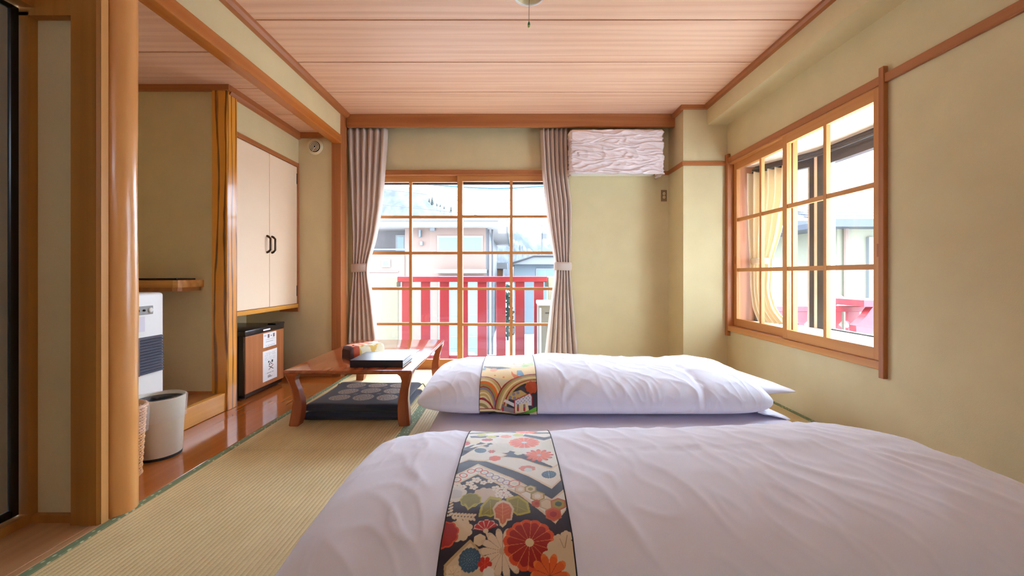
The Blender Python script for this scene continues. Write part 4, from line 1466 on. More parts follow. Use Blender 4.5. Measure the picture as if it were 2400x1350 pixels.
def duvet_grid(x0, x1, yc, bw, z0, H, p_l, p_r, hump, seed, obi, crease, nu_=420, nth=200):
    """closed loaf of quilt; returns (nu, nth, 3)"""
    A_ = np.zeros((nu_, nth, 3))
    hm = 0.095
    for i in range(nu_):
        q = -1 + 2 * i / (nu_ - 1)
        s = math.sin(q * math.pi / 2) * 0.5 + q * 0.5
        pp = p_l if s < 0 else p_r
        e = max(0.0, 1 - abs(s) ** pp) ** 0.5
        x = (x0 + x1) / 2 + s * (x1 - x0) / 2
        hu = hump(x)
        # the belt presses the quilt in
        bel = math.exp(-((x - (obi[0] + obi[1]) / 2) / ((obi[1] - obi[0]) * 0.62)) ** 4)
        for j in range(nth):
            a = 2 * math.pi * j / nth
            c_, s_ = math.cos(a), math.sin(a)
            bwx = bw * (0.86 + 0.14 * e) * (1 - 0.02 * bel)
            yy = yc + bwx * math.copysign(abs(c_) ** 0.80, c_)
            if s_ >= 0:
                zz = z0 + hm + (H + hu - hm) * (s_ ** 0.86) * e
            else:
                zz = z0 + hm - hm * (abs(s_) ** 0.5) * (0.25 + 0.75 * e)
            A_[i, j] = (x, yy, zz)
            if s_ > -0.35:
                w_ = min(1.0, (s_ + 0.35) * 2.5)
                n1_ = noise.noise((x * 2.2, yy * 2.6 + zz * 2, seed))
                wx = x + 0.05 * noise.noise((x * 5, yy * 5, seed + 3))
                n2_ = (1 - abs(noise.noise((wx * 7, (yy + zz) * 4.5 + x * 2.0, seed + 1)))) ** 5
                n3_ = (1 - abs(noise.noise((wx * 13 + yy * 6, (yy - zz) * 8, seed + 2)))) ** 6
                d_ = 0.010 * n1_ + 0.0055 * n2_ + 0.0030 * n3_
                d_ *= (1 - 0.75 * bel)
                d_ -= 0.008 * bel
                d_ += crease(x, yy, s_)
                # push along the local outward direction
                oy, oz = math.copysign(abs(c_), c_), max(s_, 0.0) + 0.05
                ln = math.hypot(oy, oz)
                A_[i, j, 1] += d_ * w_ * oy / ln
                A_[i, j, 2] += d_ * w_ * oz / ln * (0.3 + 0.7 * e)
    return A_


def duvet(name, label, A_):
    root = thing(name, label, 'duvet', (float(A_[..., 0].mean()), float(A_[..., 1].mean()), float(A_[..., 2].min())), 'folded duvets')
    np_mesh('quilt', A_, 'duvet_white', root, wrap_v=True)
    return root


def ear(parent, base_a, base_b, tip, thick, seed):
    """unfilled pointed corner of a quilt cover"""
    a, b_, t_ = Vector(base_a), Vector(base_b), Vector(tip)
    n_ = 18
    A_ = np.zeros((n_, 20, 3))
    for i in range(n_):
        t = i / (n_ - 1)
        p0 = a.lerp(t_, t)
        p1 = b_.lerp(t_, t)
        mid = (p0 + p1) / 2
        half = (p1 - p0) / 2
        up = Vector((0.15, 0, 1))
        th = thick * (1 - t) ** 0.8 + 0.0015
        for j in range(20):
            an = 2 * math.pi * j / 20
            w_ = 0.004 * noise.noise((t * 5, an, seed))
            A_[i, j] = mid + half * math.cos(an) + up * (th * math.sin(an) + w_)
    mb_ = MB().grid(A_, wrap_v=True)
    return build(mb_, 'cover_corner', 'duvet_white', parent, smooth=True, ang=80)


def arc_of(A_, j0, j1):
    """profile indices j0..j1 (may wrap), from front foot over the top to the back"""
    n_ = A_.shape[1]
    return [j % n_ for j in range(j0, j1 + 1)]


def runner_grid(A_, x0, x1, ang0, ang1, nu_, nv_, off):
    """resample the duvet's surface between x0..x1 along the profile; returns points, arc length, U metres"""
    n_th = A_.shape[1]
    xs = A_[:, 0, 0]
    fi = np.interp(np.linspace(x0, x1, nu_), xs, np.arange(len(xs)))
    i0 = np.clip(np.floor(fi).astype(int), 0, len(xs) - 2)
    tf = (fi - i0)[:, None, None]
    B = A_[i0] * (1 - tf) + A_[i0 + 1] * tf              # nu x nth x 3
    # walk decreasing angle: front (angle pi) over the top (pi/2) to the back (0)
    ja = np.linspace(ang0, ang1, 400) / (2 * math.pi) * n_th
    k0 = np.floor(ja).astype(int)
    f_ = (ja - k0)[None, :, None]
    Cc = B[:, k0 % n_th] * (1 - f_) + B[:, (k0 + 1) % n_th] * f_
    mid = Cc[nu_ // 2]
    seg = np.linalg.norm(np.diff(mid, axis=0), axis=1)
    arc = np.concatenate([[0], np.cumsum(seg)])
    tgt = np.linspace(0, arc[-1], nv_)
    gi = np.interp(tgt, arc, np.arange(400))
    g0 = np.clip(np.floor(gi).astype(int), 0, 398)
    gf = (gi - g0)[None, :, None]
    D = Cc[:, g0] * (1 - gf) + Cc[:, g0 + 1] * gf
    # smooth a little along the belt, then offset outward
    for _ in range(6):
        D[:, 1:-1] = 0.25 * D[:, :-2] + 0.5 * D[:, 1:-1] + 0.25 * D[:, 2:]
    du = np.gradient(D, axis=0)
    dv = np.gradient(D, axis=1)
    nn = np.cross(du, dv)
    nn /= np.linalg.norm(nn, axis=-1, keepdims=True) + 1e-9
    cen = D.mean(axis=(0, 1)) - np.array([0, 0, 0.1])
    if np.mean(np.sum(nn * (D - cen), -1)) < 0:
        nn = -nn
    return D + nn * off, tgt, np.linspace(0, x1 - x0, nu_)


def project(A_):
    d = A_[..., 1]
    return VPX + A_[..., 0] / d * F, VPY - (A_[..., 2] - HCAM) / d * F


mattress('futon_mattress', 'white futon mattress beneath the duvet with the wave-patterned belt', -0.43, 1.50, 1.86, 2.90, 0.108)
mattress('futon_mattress', 'white futon mattress beneath the duvet with the flower-patterned belt', -0.40, 1.70, 0.62, 1.68, 0.108)

OBI_F = (X(1125, 2.17), X(1258, 2.17))
OBI_N = (-0.152, 0.129)


def hump_far(x):
    return 0.012 * math.sin(x * 3.0 + 1.0) + 0.010 * math.exp(-((x - 1.15) / 0.25) ** 2) - 0.012 * math.exp(-((x - 0.98) / 0.06) ** 2)


def crease_far(x, y, s):
    c = 0.0
    c -= 0.012 * math.exp(-((x - 0.98 - 0.10 * (2.3 - y)) / 0.022) ** 2) * (1 if y < 2.45 else 0.2)
    if 0.25 < x < 1.0 and y < 2.5:
        c += 0.006 * math.sin((x * 1.0 - (y - 2.1) * 0.9) * 62) * math.exp(-((s - 0.62) / 0.28) ** 2) * (0.5 + 0.5 * noise.noise((x * 5, y * 6, 2)))
    return c


AF = duvet_grid(-0.50, 1.37, 2.50, 0.385, 0.120, 0.236, 7.0, 12.0, hump_far, 11.0, OBI_F, crease_far)
df = duvet('duvet', 'folded white duvet belted with the wave-patterned obi', AF)
ear(df, (1.28, 2.30, 0.235), (1.28, 2.84, 0.235), (1.615, 2.345, Z(918, 2.345)), 0.075, 1.0)
ear(df, (1.28, 2.14, 0.165), (1.30, 2.62, 0.165), (1.475, 2.185, Z(983, 2.185) + 0.0), 0.028, 5.0)


def hump_near(x):
    return 0.045 * math.exp(-((x - 1.12) / 0.30) ** 2) + 0.008 * math.sin(x * 2.4 + 0.4) - 0.22 * max(0, x - 1.25)


def crease_near(x, y, s):
    c = 0.0
    # long seam line near the crest
    yl = 1.20 + 0.03 * math.sin(x * 2.0 + 0.5)
    if x < -0.2 or x > 0.15:
        c -= 0.0045 * math.exp(-((y - yl) / 0.008) ** 2)
    if x > 0.75:
        # folds fanning out from the pulled corner
        for (cx_, cy_, an, am) in ((0.98, 1.18, -0.95, 0.010), (1.02, 1.20, -0.70, 0.008), (0.98, 1.16, -1.25, 0.008), (1.05, 1.25, 0.25, 0.009), (1.02, 1.22, -0.35, 0.006)):
            dx, dy = x - cx_, y - cy_
            along = dx * math.cos(an) + dy * math.sin(an)
            perp = -dx * math.sin(an) + dy * math.cos(an)
            if along > 0:
                c += am * math.exp(-(perp / (0.010 + 0.03 * along)) ** 2) * math.exp(-along / 0.30) * min(1, along * 15)
    return c


AN = duvet_grid(-0.515, 1.60, 1.19, 0.405, 0.120, 0.222, 9.0, 3.4, hump_near, 23.0, OBI_N, crease_near)
dn = duvet('duvet', 'folded white duvet belted with the flower-patterned obi', AN)

# ------------------------------------------------------------------ obi belts with woven patterns
def pip(U_, V_, poly):
    """points in polygon"""
    ins = np.zeros(U_.shape, bool)
    n_ = len(poly)
    j = n_ - 1
    for i in range(n_):
        xi, yi = poly[i]
        xj, yj = poly[j]
        cond = ((yi > V_) != (yj > V_)) & (U_ < (xj - xi) * (V_ - yi) / (yj - yi + 1e-12) + xi)
        ins ^= cond
        j = i
    return ins


class Canvas:
    def __init__(self, D, arc, um, base):
        self.D = D
        self.U, self.V = np.meshgrid(um, arc, indexing='ij')
        self.C = np.zeros(D.shape) + base
        self.px, self.py = project(D)
        self.vis = np.ones(D.shape[:2], bool)

    def uv(self, px, py):
        d = (self.px - px) ** 2 + (self.py - py) ** 2
        # only the camera-facing run up to the crest
        jmax = int(np.argmin(self.py[self.py.shape[0] // 2])) + 2
        k = np.argmin(d[:, :jmax])
        i, j = np.unravel_index(k, (d.shape[0], jmax))
        return self.U[i, j], self.V[i, j]

    def poly_px(self, pts, col):
        self.C[pip(self.U, self.V, [self.uv(*p) for p in pts])] = col

    def poly(self, pts, col):
        self.C[pip(self.U, self.V, pts)] = col

    def polar(self, c, rot=0.0):
        dx, dy = self.U - c[0], self.V - c[1]
        return np.hypot(dx, dy), np.arctan2(dy, dx) + rot

    def disc(self, c, r_, col, ex=1.0):
        dx, dy = self.U - c[0], (self.V - c[1]) / ex
        self.C[np.hypot(dx, dy) < r_] = col

    def mum(self, c, r_, n_, petal, line, rim, core, rot=0.0, gap=None, wl=0.09, rimw=0.86):
        d, th = self.polar(c, rot)
        edge = r_ * (0.93 + 0.07 * np.abs(np.cos(th * n_ / 2)))
        ins = d < edge
        if gap is not None:       # separate petals
            lob = np.abs(np.cos(th * n_ / 2))
            ins = d < r_ * (0.55 + 0.45 * lob ** 0.6)
        self.C[ins] = rim
        pet = ins & (np.abs(np.sin(th * n_ / 2 + np.pi / 2 * 0)) >= 0)
        lob = np.abs(np.cos(th * n_ / 2))
        tip = d < r_ * (rimw - 0.10 * (1 - lob))
        self.C[ins & tip] = petal
        wid = wl * r_ / np.maximum(d, 1e-4) * 0.5
        self.C[ins & (lob < wid + 0.05) & (d < r_ * 0.97)] = line
        if core is not None:
            self.C[d < r_ * 0.16] = core

    def blob(self, c, r_, col, lobes=7, amp=0.14, ex=1.0, rot=0.0, edge=None):
        dx, dy = self.U - c[0], (self.V - c[1]) / ex
        d, th = np.hypot(dx, dy), np.arctan2(dy, dx) + rot
        lim = r_ * (1 - amp + amp * np.abs(np.sin(th * lobes / 2)))
        self.C[d < lim] = edge if edge is not None else col
        if edge is not None:
            self.C[d < lim * 0.88] = col

    def line_px(self, pts, w_, col):
        q = [self.uv(*p) for p in pts]
        for a, b_ in zip(q[:-1], q[1:]):
            dx, dy = b_[0] - a[0], b_[1] - a[1]
            l2 = dx * dx + dy * dy + 1e-12
            t = np.clip(((self.U - a[0]) * dx + (self.V - a[1]) * dy) / l2, 0, 1)
            self.C[np.hypot(self.U - a[0] - t * dx, self.V - a[1] - t * dy) < w_] = col

    def leaf(self, a, b_, w_, col, vein=None):
        """pointed leaf from a to b in metres"""
        dx, dy = b_[0] - a[0], b_[1] - a[1]
        L_ = math.hypot(dx, dy)
        t = ((self.U - a[0]) * dx + (self.V - a[1]) * dy) / (L_ * L_)
        o = (-(self.U - a[0]) * dy + (self.V - a[1]) * dx) / L_
        lim = w_ * np.sqrt(np.clip(np.sin(np.clip(t, 0, 1) * np.pi), 0, 1))
        ins = (t > 0) & (t < 1) & (np.abs(o) < lim)
        self.C[ins] = col
        if vein is not None:
            self.C[ins & (np.abs(o) < 0.0008)] = vein


def paint_near(cv):
    D_ = (34, 26, 44)
    CREAM, WHITE, GOLD = (214, 194, 158), (226, 222, 206), (190, 164, 118)
    RED, ORG, DRED = (196, 44, 26), (228, 92, 34), (160, 26, 22)
    OLV, YEL, TEAL = (134, 128, 38), (180, 168, 50), (48, 86, 110)
    c = cv
    # --- silvery flower ground in the upper run, going on over the crest
    vtop = c.uv(1190, 1024)[1]
    W_ = c.U.max()
    c.C[c.V > vtop - 0.004] = WHITE
    for k in range(4):
        vv = vtop + 0.03 + 0.085 * k
        c.poly([(0, vv), (W_ * 0.4, vv + 0.05), (W_, vv - 0.01), (W_, vv + 0.012), (W_ * 0.4, vv + 0.072), (0, vv + 0.022)], D_)
        c.blob((W_ * 0.25, vv + 0.075), 0.030, (196, 196, 60), 7)
        c.mum((W_ * 0.72, vv + 0.055), 0.042, 12, ORG, (248, 206, 160), (236, 120, 50), (206, 214, 210))
    c.poly_px([(1092, 1019), (1294, 1017), (1312, 1100), (1292, 1092), (1235, 1066), (1178, 1052), (1150, 1040), (1088, 1052)], WHITE)
    # dark streaks between the upper flowers
    c.poly_px([(1102, 1022), (1170, 1021), (1170, 1024), (1103, 1026)], D_)
    c.poly_px([(1230, 1018), (1275, 1025), (1295, 1021), (1296, 1026), (1275, 1032), (1225, 1022)], D_)
    c.poly_px([(1086, 1050), (1108, 1043), (1140, 1040), (1126, 1036), (1083, 1060)], D_)
    c.poly_px([(1140, 1040), (1152, 1044), (1185, 1064), (1215, 1073), (1230, 1066), (1192, 1060), (1150, 1038)], D_)
    # upper diamond panel with blue flower
    c.poly_px([(1079, 1071), (1128, 1043), (1190, 1066), (1150, 1082), (1100, 1078), (1075, 1086)], CREAM)
    c.poly_px([(1081, 1070), (1128, 1046), (1184, 1066), (1150, 1079), (1100, 1075), (1077, 1084)], WHITE)
    # white right panel, lower part
    c.poly_px([(1132, 1079), (1180, 1070), (1222, 1074), (1262, 1088), (1292, 1096), (1310, 1086), (1314, 1126), (1293, 1146), (1240, 1117), (1180, 1095)], CREAM)
    c.poly_px([(1140, 1080), (1180, 1072), (1222, 1076), (1262, 1090), (1292, 1100), (1310, 1090), (1313, 1122), (1293, 1141), (1240, 1113), (1182, 1092)], WHITE)
    c.blob(c.uv(1105, 1033), 0.030, (224, 214, 180), 7)
    c.blob(c.uv(1172, 1050), 0.044, (214, 212, 194), 9)
    c.blob(c.uv(1298, 1041), 0.040, (220, 218, 198), 8)
    c.blob(c.uv(1215, 1062), 0.014, (220, 216, 190), 5)
    c.mum(c.uv(1229, 1037), 0.050, 14, ORG, (248, 206, 160), (236, 120, 50), (206, 214, 210))
    c.blob(c.uv(1296, 1083), 0.018, (224, 222, 206), 6)
    c.mum(c.uv(1264, 1067), 0.043, 12, ORG, (240, 170, 110), RED, (196, 200, 196), gap=1)
    c.disc(c.uv(1088, 1039), 0.018, RED)
    c.mum(c.uv(1126, 1056), 0.019, 16, TEAL, (150, 184, 200), TEAL, None)
    c.mum(c.uv(1152, 1058), 0.012, 6, RED, ORG, RED, None, gap=1)
    c.blob(c.uv(1160, 1074), 0.018, ORG, 6)
    c.blob(c.uv(1142, 1031), 0.020, RED, 9, ex=0.7)
    for (x_, y_, s_) in ((1128, 1020, 0.018), (1152, 1024, 0.018), (1214, 1020, 0.02)):
        c.blob(c.uv(x_, y_), s_, (196, 196, 60), 5)
    c.blob(c.uv(1186, 1023), 0.022, (226, 130, 86), 7, edge=CREAM)
    c.blob(c.uv(1236, 1098), 0.024, (206, 122, 96), 7, ex=0.75)
    c.blob(c.uv(1238, 1101), 0.012, (206, 214, 204), 5)
    c.mum(c.uv(1286, 1112), 0.020, 18, TEAL, (150, 184, 200), TEAL, None)
    # --- broad dark zigzag stays as ground, then patterned cream zigzag
    band_o = [(1050, 1132), (1066, 1113), (1120, 1087), (1200, 1120), (1293, 1169), (1323, 1146)]
    band_i = [(1327, 1196), (1302, 1228), (1219, 1161), (1120, 1112), (1075, 1133), (1046, 1150)]
    c.poly_px(band_o + band_i, CREAM)
    ins_o = [(1050, 1136), (1068, 1116), (1120, 1091), (1199, 1124), (1293, 1173), (1325, 1152)]
    ins_i = [(1327, 1191), (1302, 1221), (1220, 1156), (1120, 1108), (1074, 1130), (1048, 1146)]
    c.poly_px(ins_o + ins_i, WHITE)
    for k in range(7):
        t = k / 6
        q = c.uv(1122 + 78 * t, 1101 + 36 * t)
        d, th = c.polar(q)
        c.C[(d > 0.0085) & (d < 0.0115)] = (196, 86, 66) if k < 2 else (150, 140, 160)
        c.disc(q, 0.003, (196, 202, 206))
    for (x_, y_) in ((1104, 1104), (1086, 1114), (1070, 1124)):
        q = c.uv(x_, y_)
        d, th = c.polar(q)
        c.C[(d > 0.0085) & (d < 0.0115)] = (206, 84, 60)
        c.disc(q, 0.003, (196, 202, 206))

    def hexa(q, r_, a, b__, d__):
        for rr, co in ((r_, a), (r_ * 0.78, b__), (r_ * 0.42, d__)):
            c.poly([(q[0] + rr * math.cos(k * math.pi / 3 + 0.5), q[1] + rr * math.sin(k * math.pi / 3 + 0.5)) for k in range(6)], co)
    hexa(c.uv(1206, 1133), 0.017, (206, 96, 62), WHITE, (214, 212, 190))
    hexa(c.uv(1220, 1147), 0.017, GOLD, CREAM, WHITE)
    hexa(c.uv(1243, 1146), 0.017, (140, 132, 46), CREAM, (150, 142, 60))
    hexa(c.uv(1260, 1163), 0.020, (150, 136, 50), CREAM, WHITE)
    hexa(c.uv(1258, 1180), 0.014, (190, 90, 50), (190, 90, 50), (170, 70, 40))
    hexa(c.uv(1282, 1182), 0.020, GOLD, CREAM, CREAM)
    hexa(c.uv(1309, 1181), 0.021, (186, 92, 50), (164, 140, 50), (70, 86, 60))
    hexa(c.uv(1297, 1205), 0.021, (200, 96, 54), (196, 74, 36), DRED)
    # --- white blossoms under the zigzag
    for (x_, y_, s_) in ((1117, 1125, 0.014), (1100, 1133, 0.012), (1072, 1138, 0.012), (1085, 1141, 0.010), (1133, 1131, 0.010), (1150, 1128, 0.010), (1110, 1142, 0.012), (1163, 1145, 0.013), (1182, 1142, 0.012), (1180, 1155, 0.016), (1192, 1163, 0.012), (1160, 1156, 0.012), (1170, 1166, 0.012)):
        c.mum(c.uv(x_, y_), s_, 5, WHITE, (190, 170, 150), CREAM, (190, 130, 110), gap=1)
    c.blob(c.uv(1067, 1158), 0.030, (214, 212, 200), 7)
    c.blob(c.uv(1135, 1160), 0.030, (206, 190, 164), 9)
    c.blob(c.uv(1067, 1158), 0.018, (196, 196, 190), 5)
    # --- vine leaflets at the edge
    for (p0, p1, n_) in (((1050, 1214), (1050, 1176), 5), ((1056, 1208), (1110, 1212), 7)):
        a, b_ = c.uv(*p0), c.uv(*p1)
        for k in range(n_):
            t = (k + 0.5) / n_
            m_ = (a[0] + (b_[0] - a[0]) * t, a[1] + (b_[1] - a[1]) * t)
            dx, dy = (b_[0] - a[0]), (b_[1] - a[1])
            L_ = math.hypot(dx, dy)
            dx, dy = dx / L_, dy / L_
            for sd in (-1, 1):
                tip_ = (m_[0] + 0.009 * dx - sd * 0.010 * dy, m_[1] + 0.009 * dy + sd * 0.010 * dx)
                c.leaf(m_, tip_, 0.0034, CREAM)
    # --- olive leaves with orange paulownia leaf
    c.blob(c.uv(1103, 1172), 0.027, OLV, 9, 0.10, edge=YEL)
    c.poly_px([(1086, 1180), (1120, 1180), (1097, 1196)], YEL)
    c.poly_px([(1090, 1178), (1114, 1178), (1098, 1190)], OLV)
    for pts in ([(1175, 1167), (1148, 1163), (1127, 1186), (1121, 1212), (1138, 1209), (1150, 1212), (1168, 1203), (1176, 1185)],
                [(1186, 1167), (1215, 1161), (1238, 1177), (1244, 1202), (1222, 1207), (1212, 1208), (1196, 1196), (1188, 1182)]):
        c.poly_px(pts, YEL)
        cxm = sum(p[0] for p in pts) / len(pts)
        cym = sum(p[1] for p in pts) / len(pts)
        c.poly_px([(cxm + (p[0] - cxm) * 0.78, cym + (p[1] - cym) * 0.78) for p in pts], OLV)
        for k in range(4):
            p = pts[(k * 2 + 1) % len(pts)]
            c.line_px([(cxm, cym), (cxm + (p[0] - cxm) * 0.7, cym + (p[1] - cym) * 0.7)], 0.0006, YEL)
    leafp = [(1179, 1172), (1164, 1178), (1154, 1192), (1158, 1206), (1158, 1216), (1168, 1220), (1171, 1231), (1178, 1237), (1186, 1230), (1190, 1221), (1200, 1219), (1202, 1207), (1205, 1192), (1196, 1178)]
    c.poly_px(leafp, CREAM)
    c.poly_px([(1179 + (p[0] - 1179) * 0.80, 1200 + (p[1] - 1200) * 0.80) for p in leafp], (196, 104, 62))
    c.line_px([(1178, 1176), (1178, 1224)], 0.0007, (226, 164, 110))
    for yy in (1186, 1194, 1202):
        c.line_px([(1178, yy + 6), (1164, yy)], 0.0006, (220, 140, 96))
        c.line_px([(1178, yy + 6), (1193, yy)], 0.0006, (220, 140, 96))
    # --- left edge: dark red and cream flowers
    c.blob(c.uv(1078, 1242), 0.029, CREAM, 9)
    c.blob(c.uv(1044, 1252), 0.030, DRED, 9, 0.10, ex=1.1, edge=(206, 74, 40))
    # --- small red fan flower
    q = c.uv(1139, 1244)
    d, th = c.polar(q)
    fan = (d < 0.030 * (0.9 + 0.1 * np.abs(np.cos(th * 6)))) & (th > 0.45) & (th < 3.0)
    c.C[fan] = (226, 190, 170)
    c.C[fan & (np.abs(np.cos(th * 6)) > 0.28) & (d < 0.0275)] = (190, 30, 34)
    c.disc(q, 0.006, CREAM)
    c.line_px([(1140, 1246), (1147, 1264)], 0.0026, CREAM)
    # --- big cream daisy, pale leaf cluster, big red flower
    c.poly_px([(1040, 1326), (1102, 1264), (1176, 1350), (1040, 1360)], GOLD)
    c.poly_px([(1046, 1328), (1102, 1273), (1168, 1350), (1046, 1360)], CREAM)
    c.blob(c.uv(1124, 1265), 0.014, CREAM, 6)
    c.mum(c.uv(1178, 1291), 0.052, 14, (220, 200, 170), (150, 124, 96), (206, 184, 150), None, gap=1, wl=0.06)
    c.disc(c.uv(1178, 1291), 0.007, (196, 172, 140))
    c.mum(c.uv(1241.5, 1271), 0.057, 14, DRED, (226, 130, 80), (214, 78, 34), (220, 196, 150), rot=0.1, wl=0.07)
    for (x_, y_, s_) in ((1310, 1290, 0.026), (1296, 1312, 0.024), (1322, 1312, 0.030), (1306, 1330, 0.026), (1326, 1280, 0.018), (1328, 1256, 0.013), (1310, 1264, 0.012), (1326, 1340, 0.024)):
        c.blob(c.uv(x_, y_), s_, CREAM, 6)
    c.line_px([(1312, 1262), (1322, 1284)], 0.0007, (160, 134, 100))
    c.line_px([(1330, 1254), (1324, 1284)], 0.0007, (160, 134, 100))
    c.mum(c.uv(1289, 1349), 0.040, 10, (222, 96, 34), (170, 50, 24), (226, 120, 50), None, gap=1)
    c.mum(c.uv(1101.5, 1311), 0.024, 16, TEAL, (120, 150, 160), TEAL, None)
    c.mum(c.uv(1136, 1323), 0.015, 6, (200, 44, 28), (220, 90, 60), (200, 44, 28), None, gap=1)
    c.mum(c.uv(1063, 1345), 0.018, 9, (226, 206, 170), GOLD, CREAM, None, gap=1)
    c.blob(c.uv(1145, 1344), 0.012, WHITE, 6)


def paint_far(cv):
    c = cv
    D_ = (44, 44, 56)
    GOLD, CREAM, RED, ORG, OLV, GRY, GRN, BLU = (206, 176, 104), (238, 222, 170), (160, 30, 30), (236, 120, 30), (164, 148, 84), (140, 136, 150), (110, 196, 60), (112, 150, 176)
    c.C[:] = (222, 208, 170)
    # upper run: bright gold waves with orange outlines, blue water
    c.poly_px([(1131, 862), (1200, 860), (1252, 858), (1256, 878), (1200, 892), (1128, 880)], (246, 214, 140))
    c.poly_px([(1136, 858), (1180, 860), (1200, 863), (1160, 866), (1133, 861)], D_)
    c.poly_px([(1131, 863), (1140, 862), (1138, 868), (1130, 868)], BLU)
    c.poly_px([(1212, 868), (1222, 868), (1228, 878), (1225, 881), (1212, 880)], BLU)
    c.blob(c.uv(1157, 867), 0.022, (244, 168, 110), 9)
    c.poly_px([(1198, 869), (1204, 876), (1220, 883), (1206, 887), (1199, 878)], ORG)
    c.poly_px([(1222, 856), (1248, 849), (1250, 856), (1225, 861)], (170, 210, 110))
    for (x_, y_) in ((1180, 884), (1160, 880), (1205, 853), (1228, 852)):
        c.disc(c.uv(x_, y_), 0.006, (236, 96, 60))
    for yy in (848, 853):
        c.line_px([(1140, yy + 6), (1180, yy + 2), (1250, yy)], 0.0022, (240, 150, 60))

    def arcs(cx_, cy_, rx, ry, rings):
        """concentric wave rings around a pixel centre"""
        q = c.uv(cx_, cy_)
        qx = c.uv(cx_ + (rx if cx_ + rx < 1256 else -rx), cy_)
        ux = abs(qx[0] - q[0]) + 1e-6
        qy = c.uv(cx_, cy_ - ry)
        uy = abs(qy[1] - q[1]) + 1e-6
        d = np.hypot((c.U - q[0]) / ux, (c.V - q[1]) / uy)
        up = c.V > q[1] - 0.30
        for r_, co in rings:
            c.C[(d < r_) & up] = co
        return d
    # left hill
    arcs(1131, 960, 52, 78, ((1.0, RED), (0.96, GOLD), (0.86, CREAM), (0.80, ORG), (0.70, OLV), (0.62, RED), (0.59, GRY), (0.52, GOLD), (0.46, CREAM), (0.42, GOLD), (0.36, CREAM), (0.32, GRY)))
    # right hill
    arcs(1256, 968, 98, 92, ((1.0, RED), (0.965, OLV), (0.92, GOLD), (0.88, CREAM), (0.84, GOLD), (0.80, RED), (0.77, GOLD), (0.72, D_)))
    # small hill low on the left
    arcs(1122, 972, 40, 40, ((1.0, RED), (0.9, CREAM), (0.75, OLV), (0.6, CREAM), (0.45, GOLD)))
    c.poly_px([(1125, 957), (1150, 956), (1210, 964), (1210, 985), (1124, 985)], RED)
    c.poly_px([(1125, 959), (1150, 958), (1208, 967), (1205, 985), (1124, 985)], CREAM)
    c.poly_px([(1125, 964), (1160, 964), (1200, 972), (1190, 985), (1124, 985)], D_)
    # red tree crown, houses, lawn
    c.blob(c.uv(1246, 906), 0.036, (190, 76, 40), 9)
    c.poly_px([(1199, 921), (1220, 914), (1240, 928), (1213, 940), (1192, 934)], GOLD)
    for (x_, y_) in ((1196, 932), (1204, 924), (1214, 921), (1206, 934)):
        c.disc(c.uv(x_, y_), 0.008, GRY)
    c.poly_px([(1180, 941), (1184, 936), (1206, 946), (1206, 954)], (232, 228, 224))
    c.poly_px([(1206, 938), (1242, 922), (1247, 928), (1247, 950), (1206, 952)], (224, 226, 230))
    for k in range(5):
        for j in range(4):
            c.disc(c.uv(1210 + 8 * k + (j % 2) * 4, 946 - 4.5 * j - k * 1.2), 0.0024, (60, 64, 80))
    c.line_px([(1206, 952), (1206, 938), (1242, 922), (1247, 930), (1247, 952)], 0.0022, (190, 36, 40))
    c.poly_px([(1206, 952), (1236, 942), (1240, 962), (1207, 970)], CREAM)
    c.poly_px([(1176, 950), (1206, 958), (1206, 968), (1172, 962)], (150, 140, 140))
    for x_ in (1179, 1214, 1229):
        c.line_px([(x_, 950), (x_, 962)], 0.006, (130, 110, 110))
        c.line_px([(x_, 956), (x_, 962)], 0.004, (190, 30, 40))
    c.line_px([(1206, 952), (1206, 968)], 0.002, RED)
    c.poly_px([(1216, 970), (1258, 953), (1258, 964), (1228, 974)], GRN)
    c.poly_px([(1216, 971), (1258, 964), (1258, 985), (1200, 985)], CREAM)


def make_obi(name, label, A_, x0, x1, painter, nu_, nv_, base, a0, a1):
    D, arc, um = runner_grid(A_, x0, x1, a0, a1, nu_, nv_, 0.004)
    cv = Canvas(D, arc, um, base)
    painter(cv)
    root = thing(name, label, 'obi belt', (float(D[..., 0].mean()), float(D[..., 1].mean()), float(D[..., 2].min())), 'obi belts around the duvets')
    np_mesh('brocade', D, 'print_cloth', root, cv.C)
    for e in (0, nu_ - 1):
        build(MB().tube([tuple(p) for p in D[e, ::12].tolist()], 0.0016, 6), 'edge_piping', 'rope_dark', root, smooth=True)
    return root, D


on, DN = make_obi('obi_belt', 'obi belt woven with big red and orange flowers around a duvet', AN, OBI_N[0], OBI_N[1], paint_near, 260, 900, (34, 26, 44), math.pi * 1.16, -0.25)
of, DF = make_obi('obi_belt', 'obi belt woven with golden waves and little houses around a duvet', AF, OBI_F[0], OBI_F[1], paint_far, 190, 500, (44, 44, 56), math.pi * 1.16, -0.25)
# knotted cord ends below the far belt
q = DF[60, 6]
build(MB().tube([(DF[30, 8] + np.array([0, -0.006, 0.004])), (DF[45, 8] + np.array([0, -0.010, 0.012])), (DF[80, 8] + np.array([0, -0.012, 0.006])), (DF[120, 8] + np.array([0, -0.012, -0.002])), (DF[165, 8] + np.array([0, -0.010, 0.0]))], 0.004, 6), 'cord_knot', 'rope_dark', of, smooth=True)

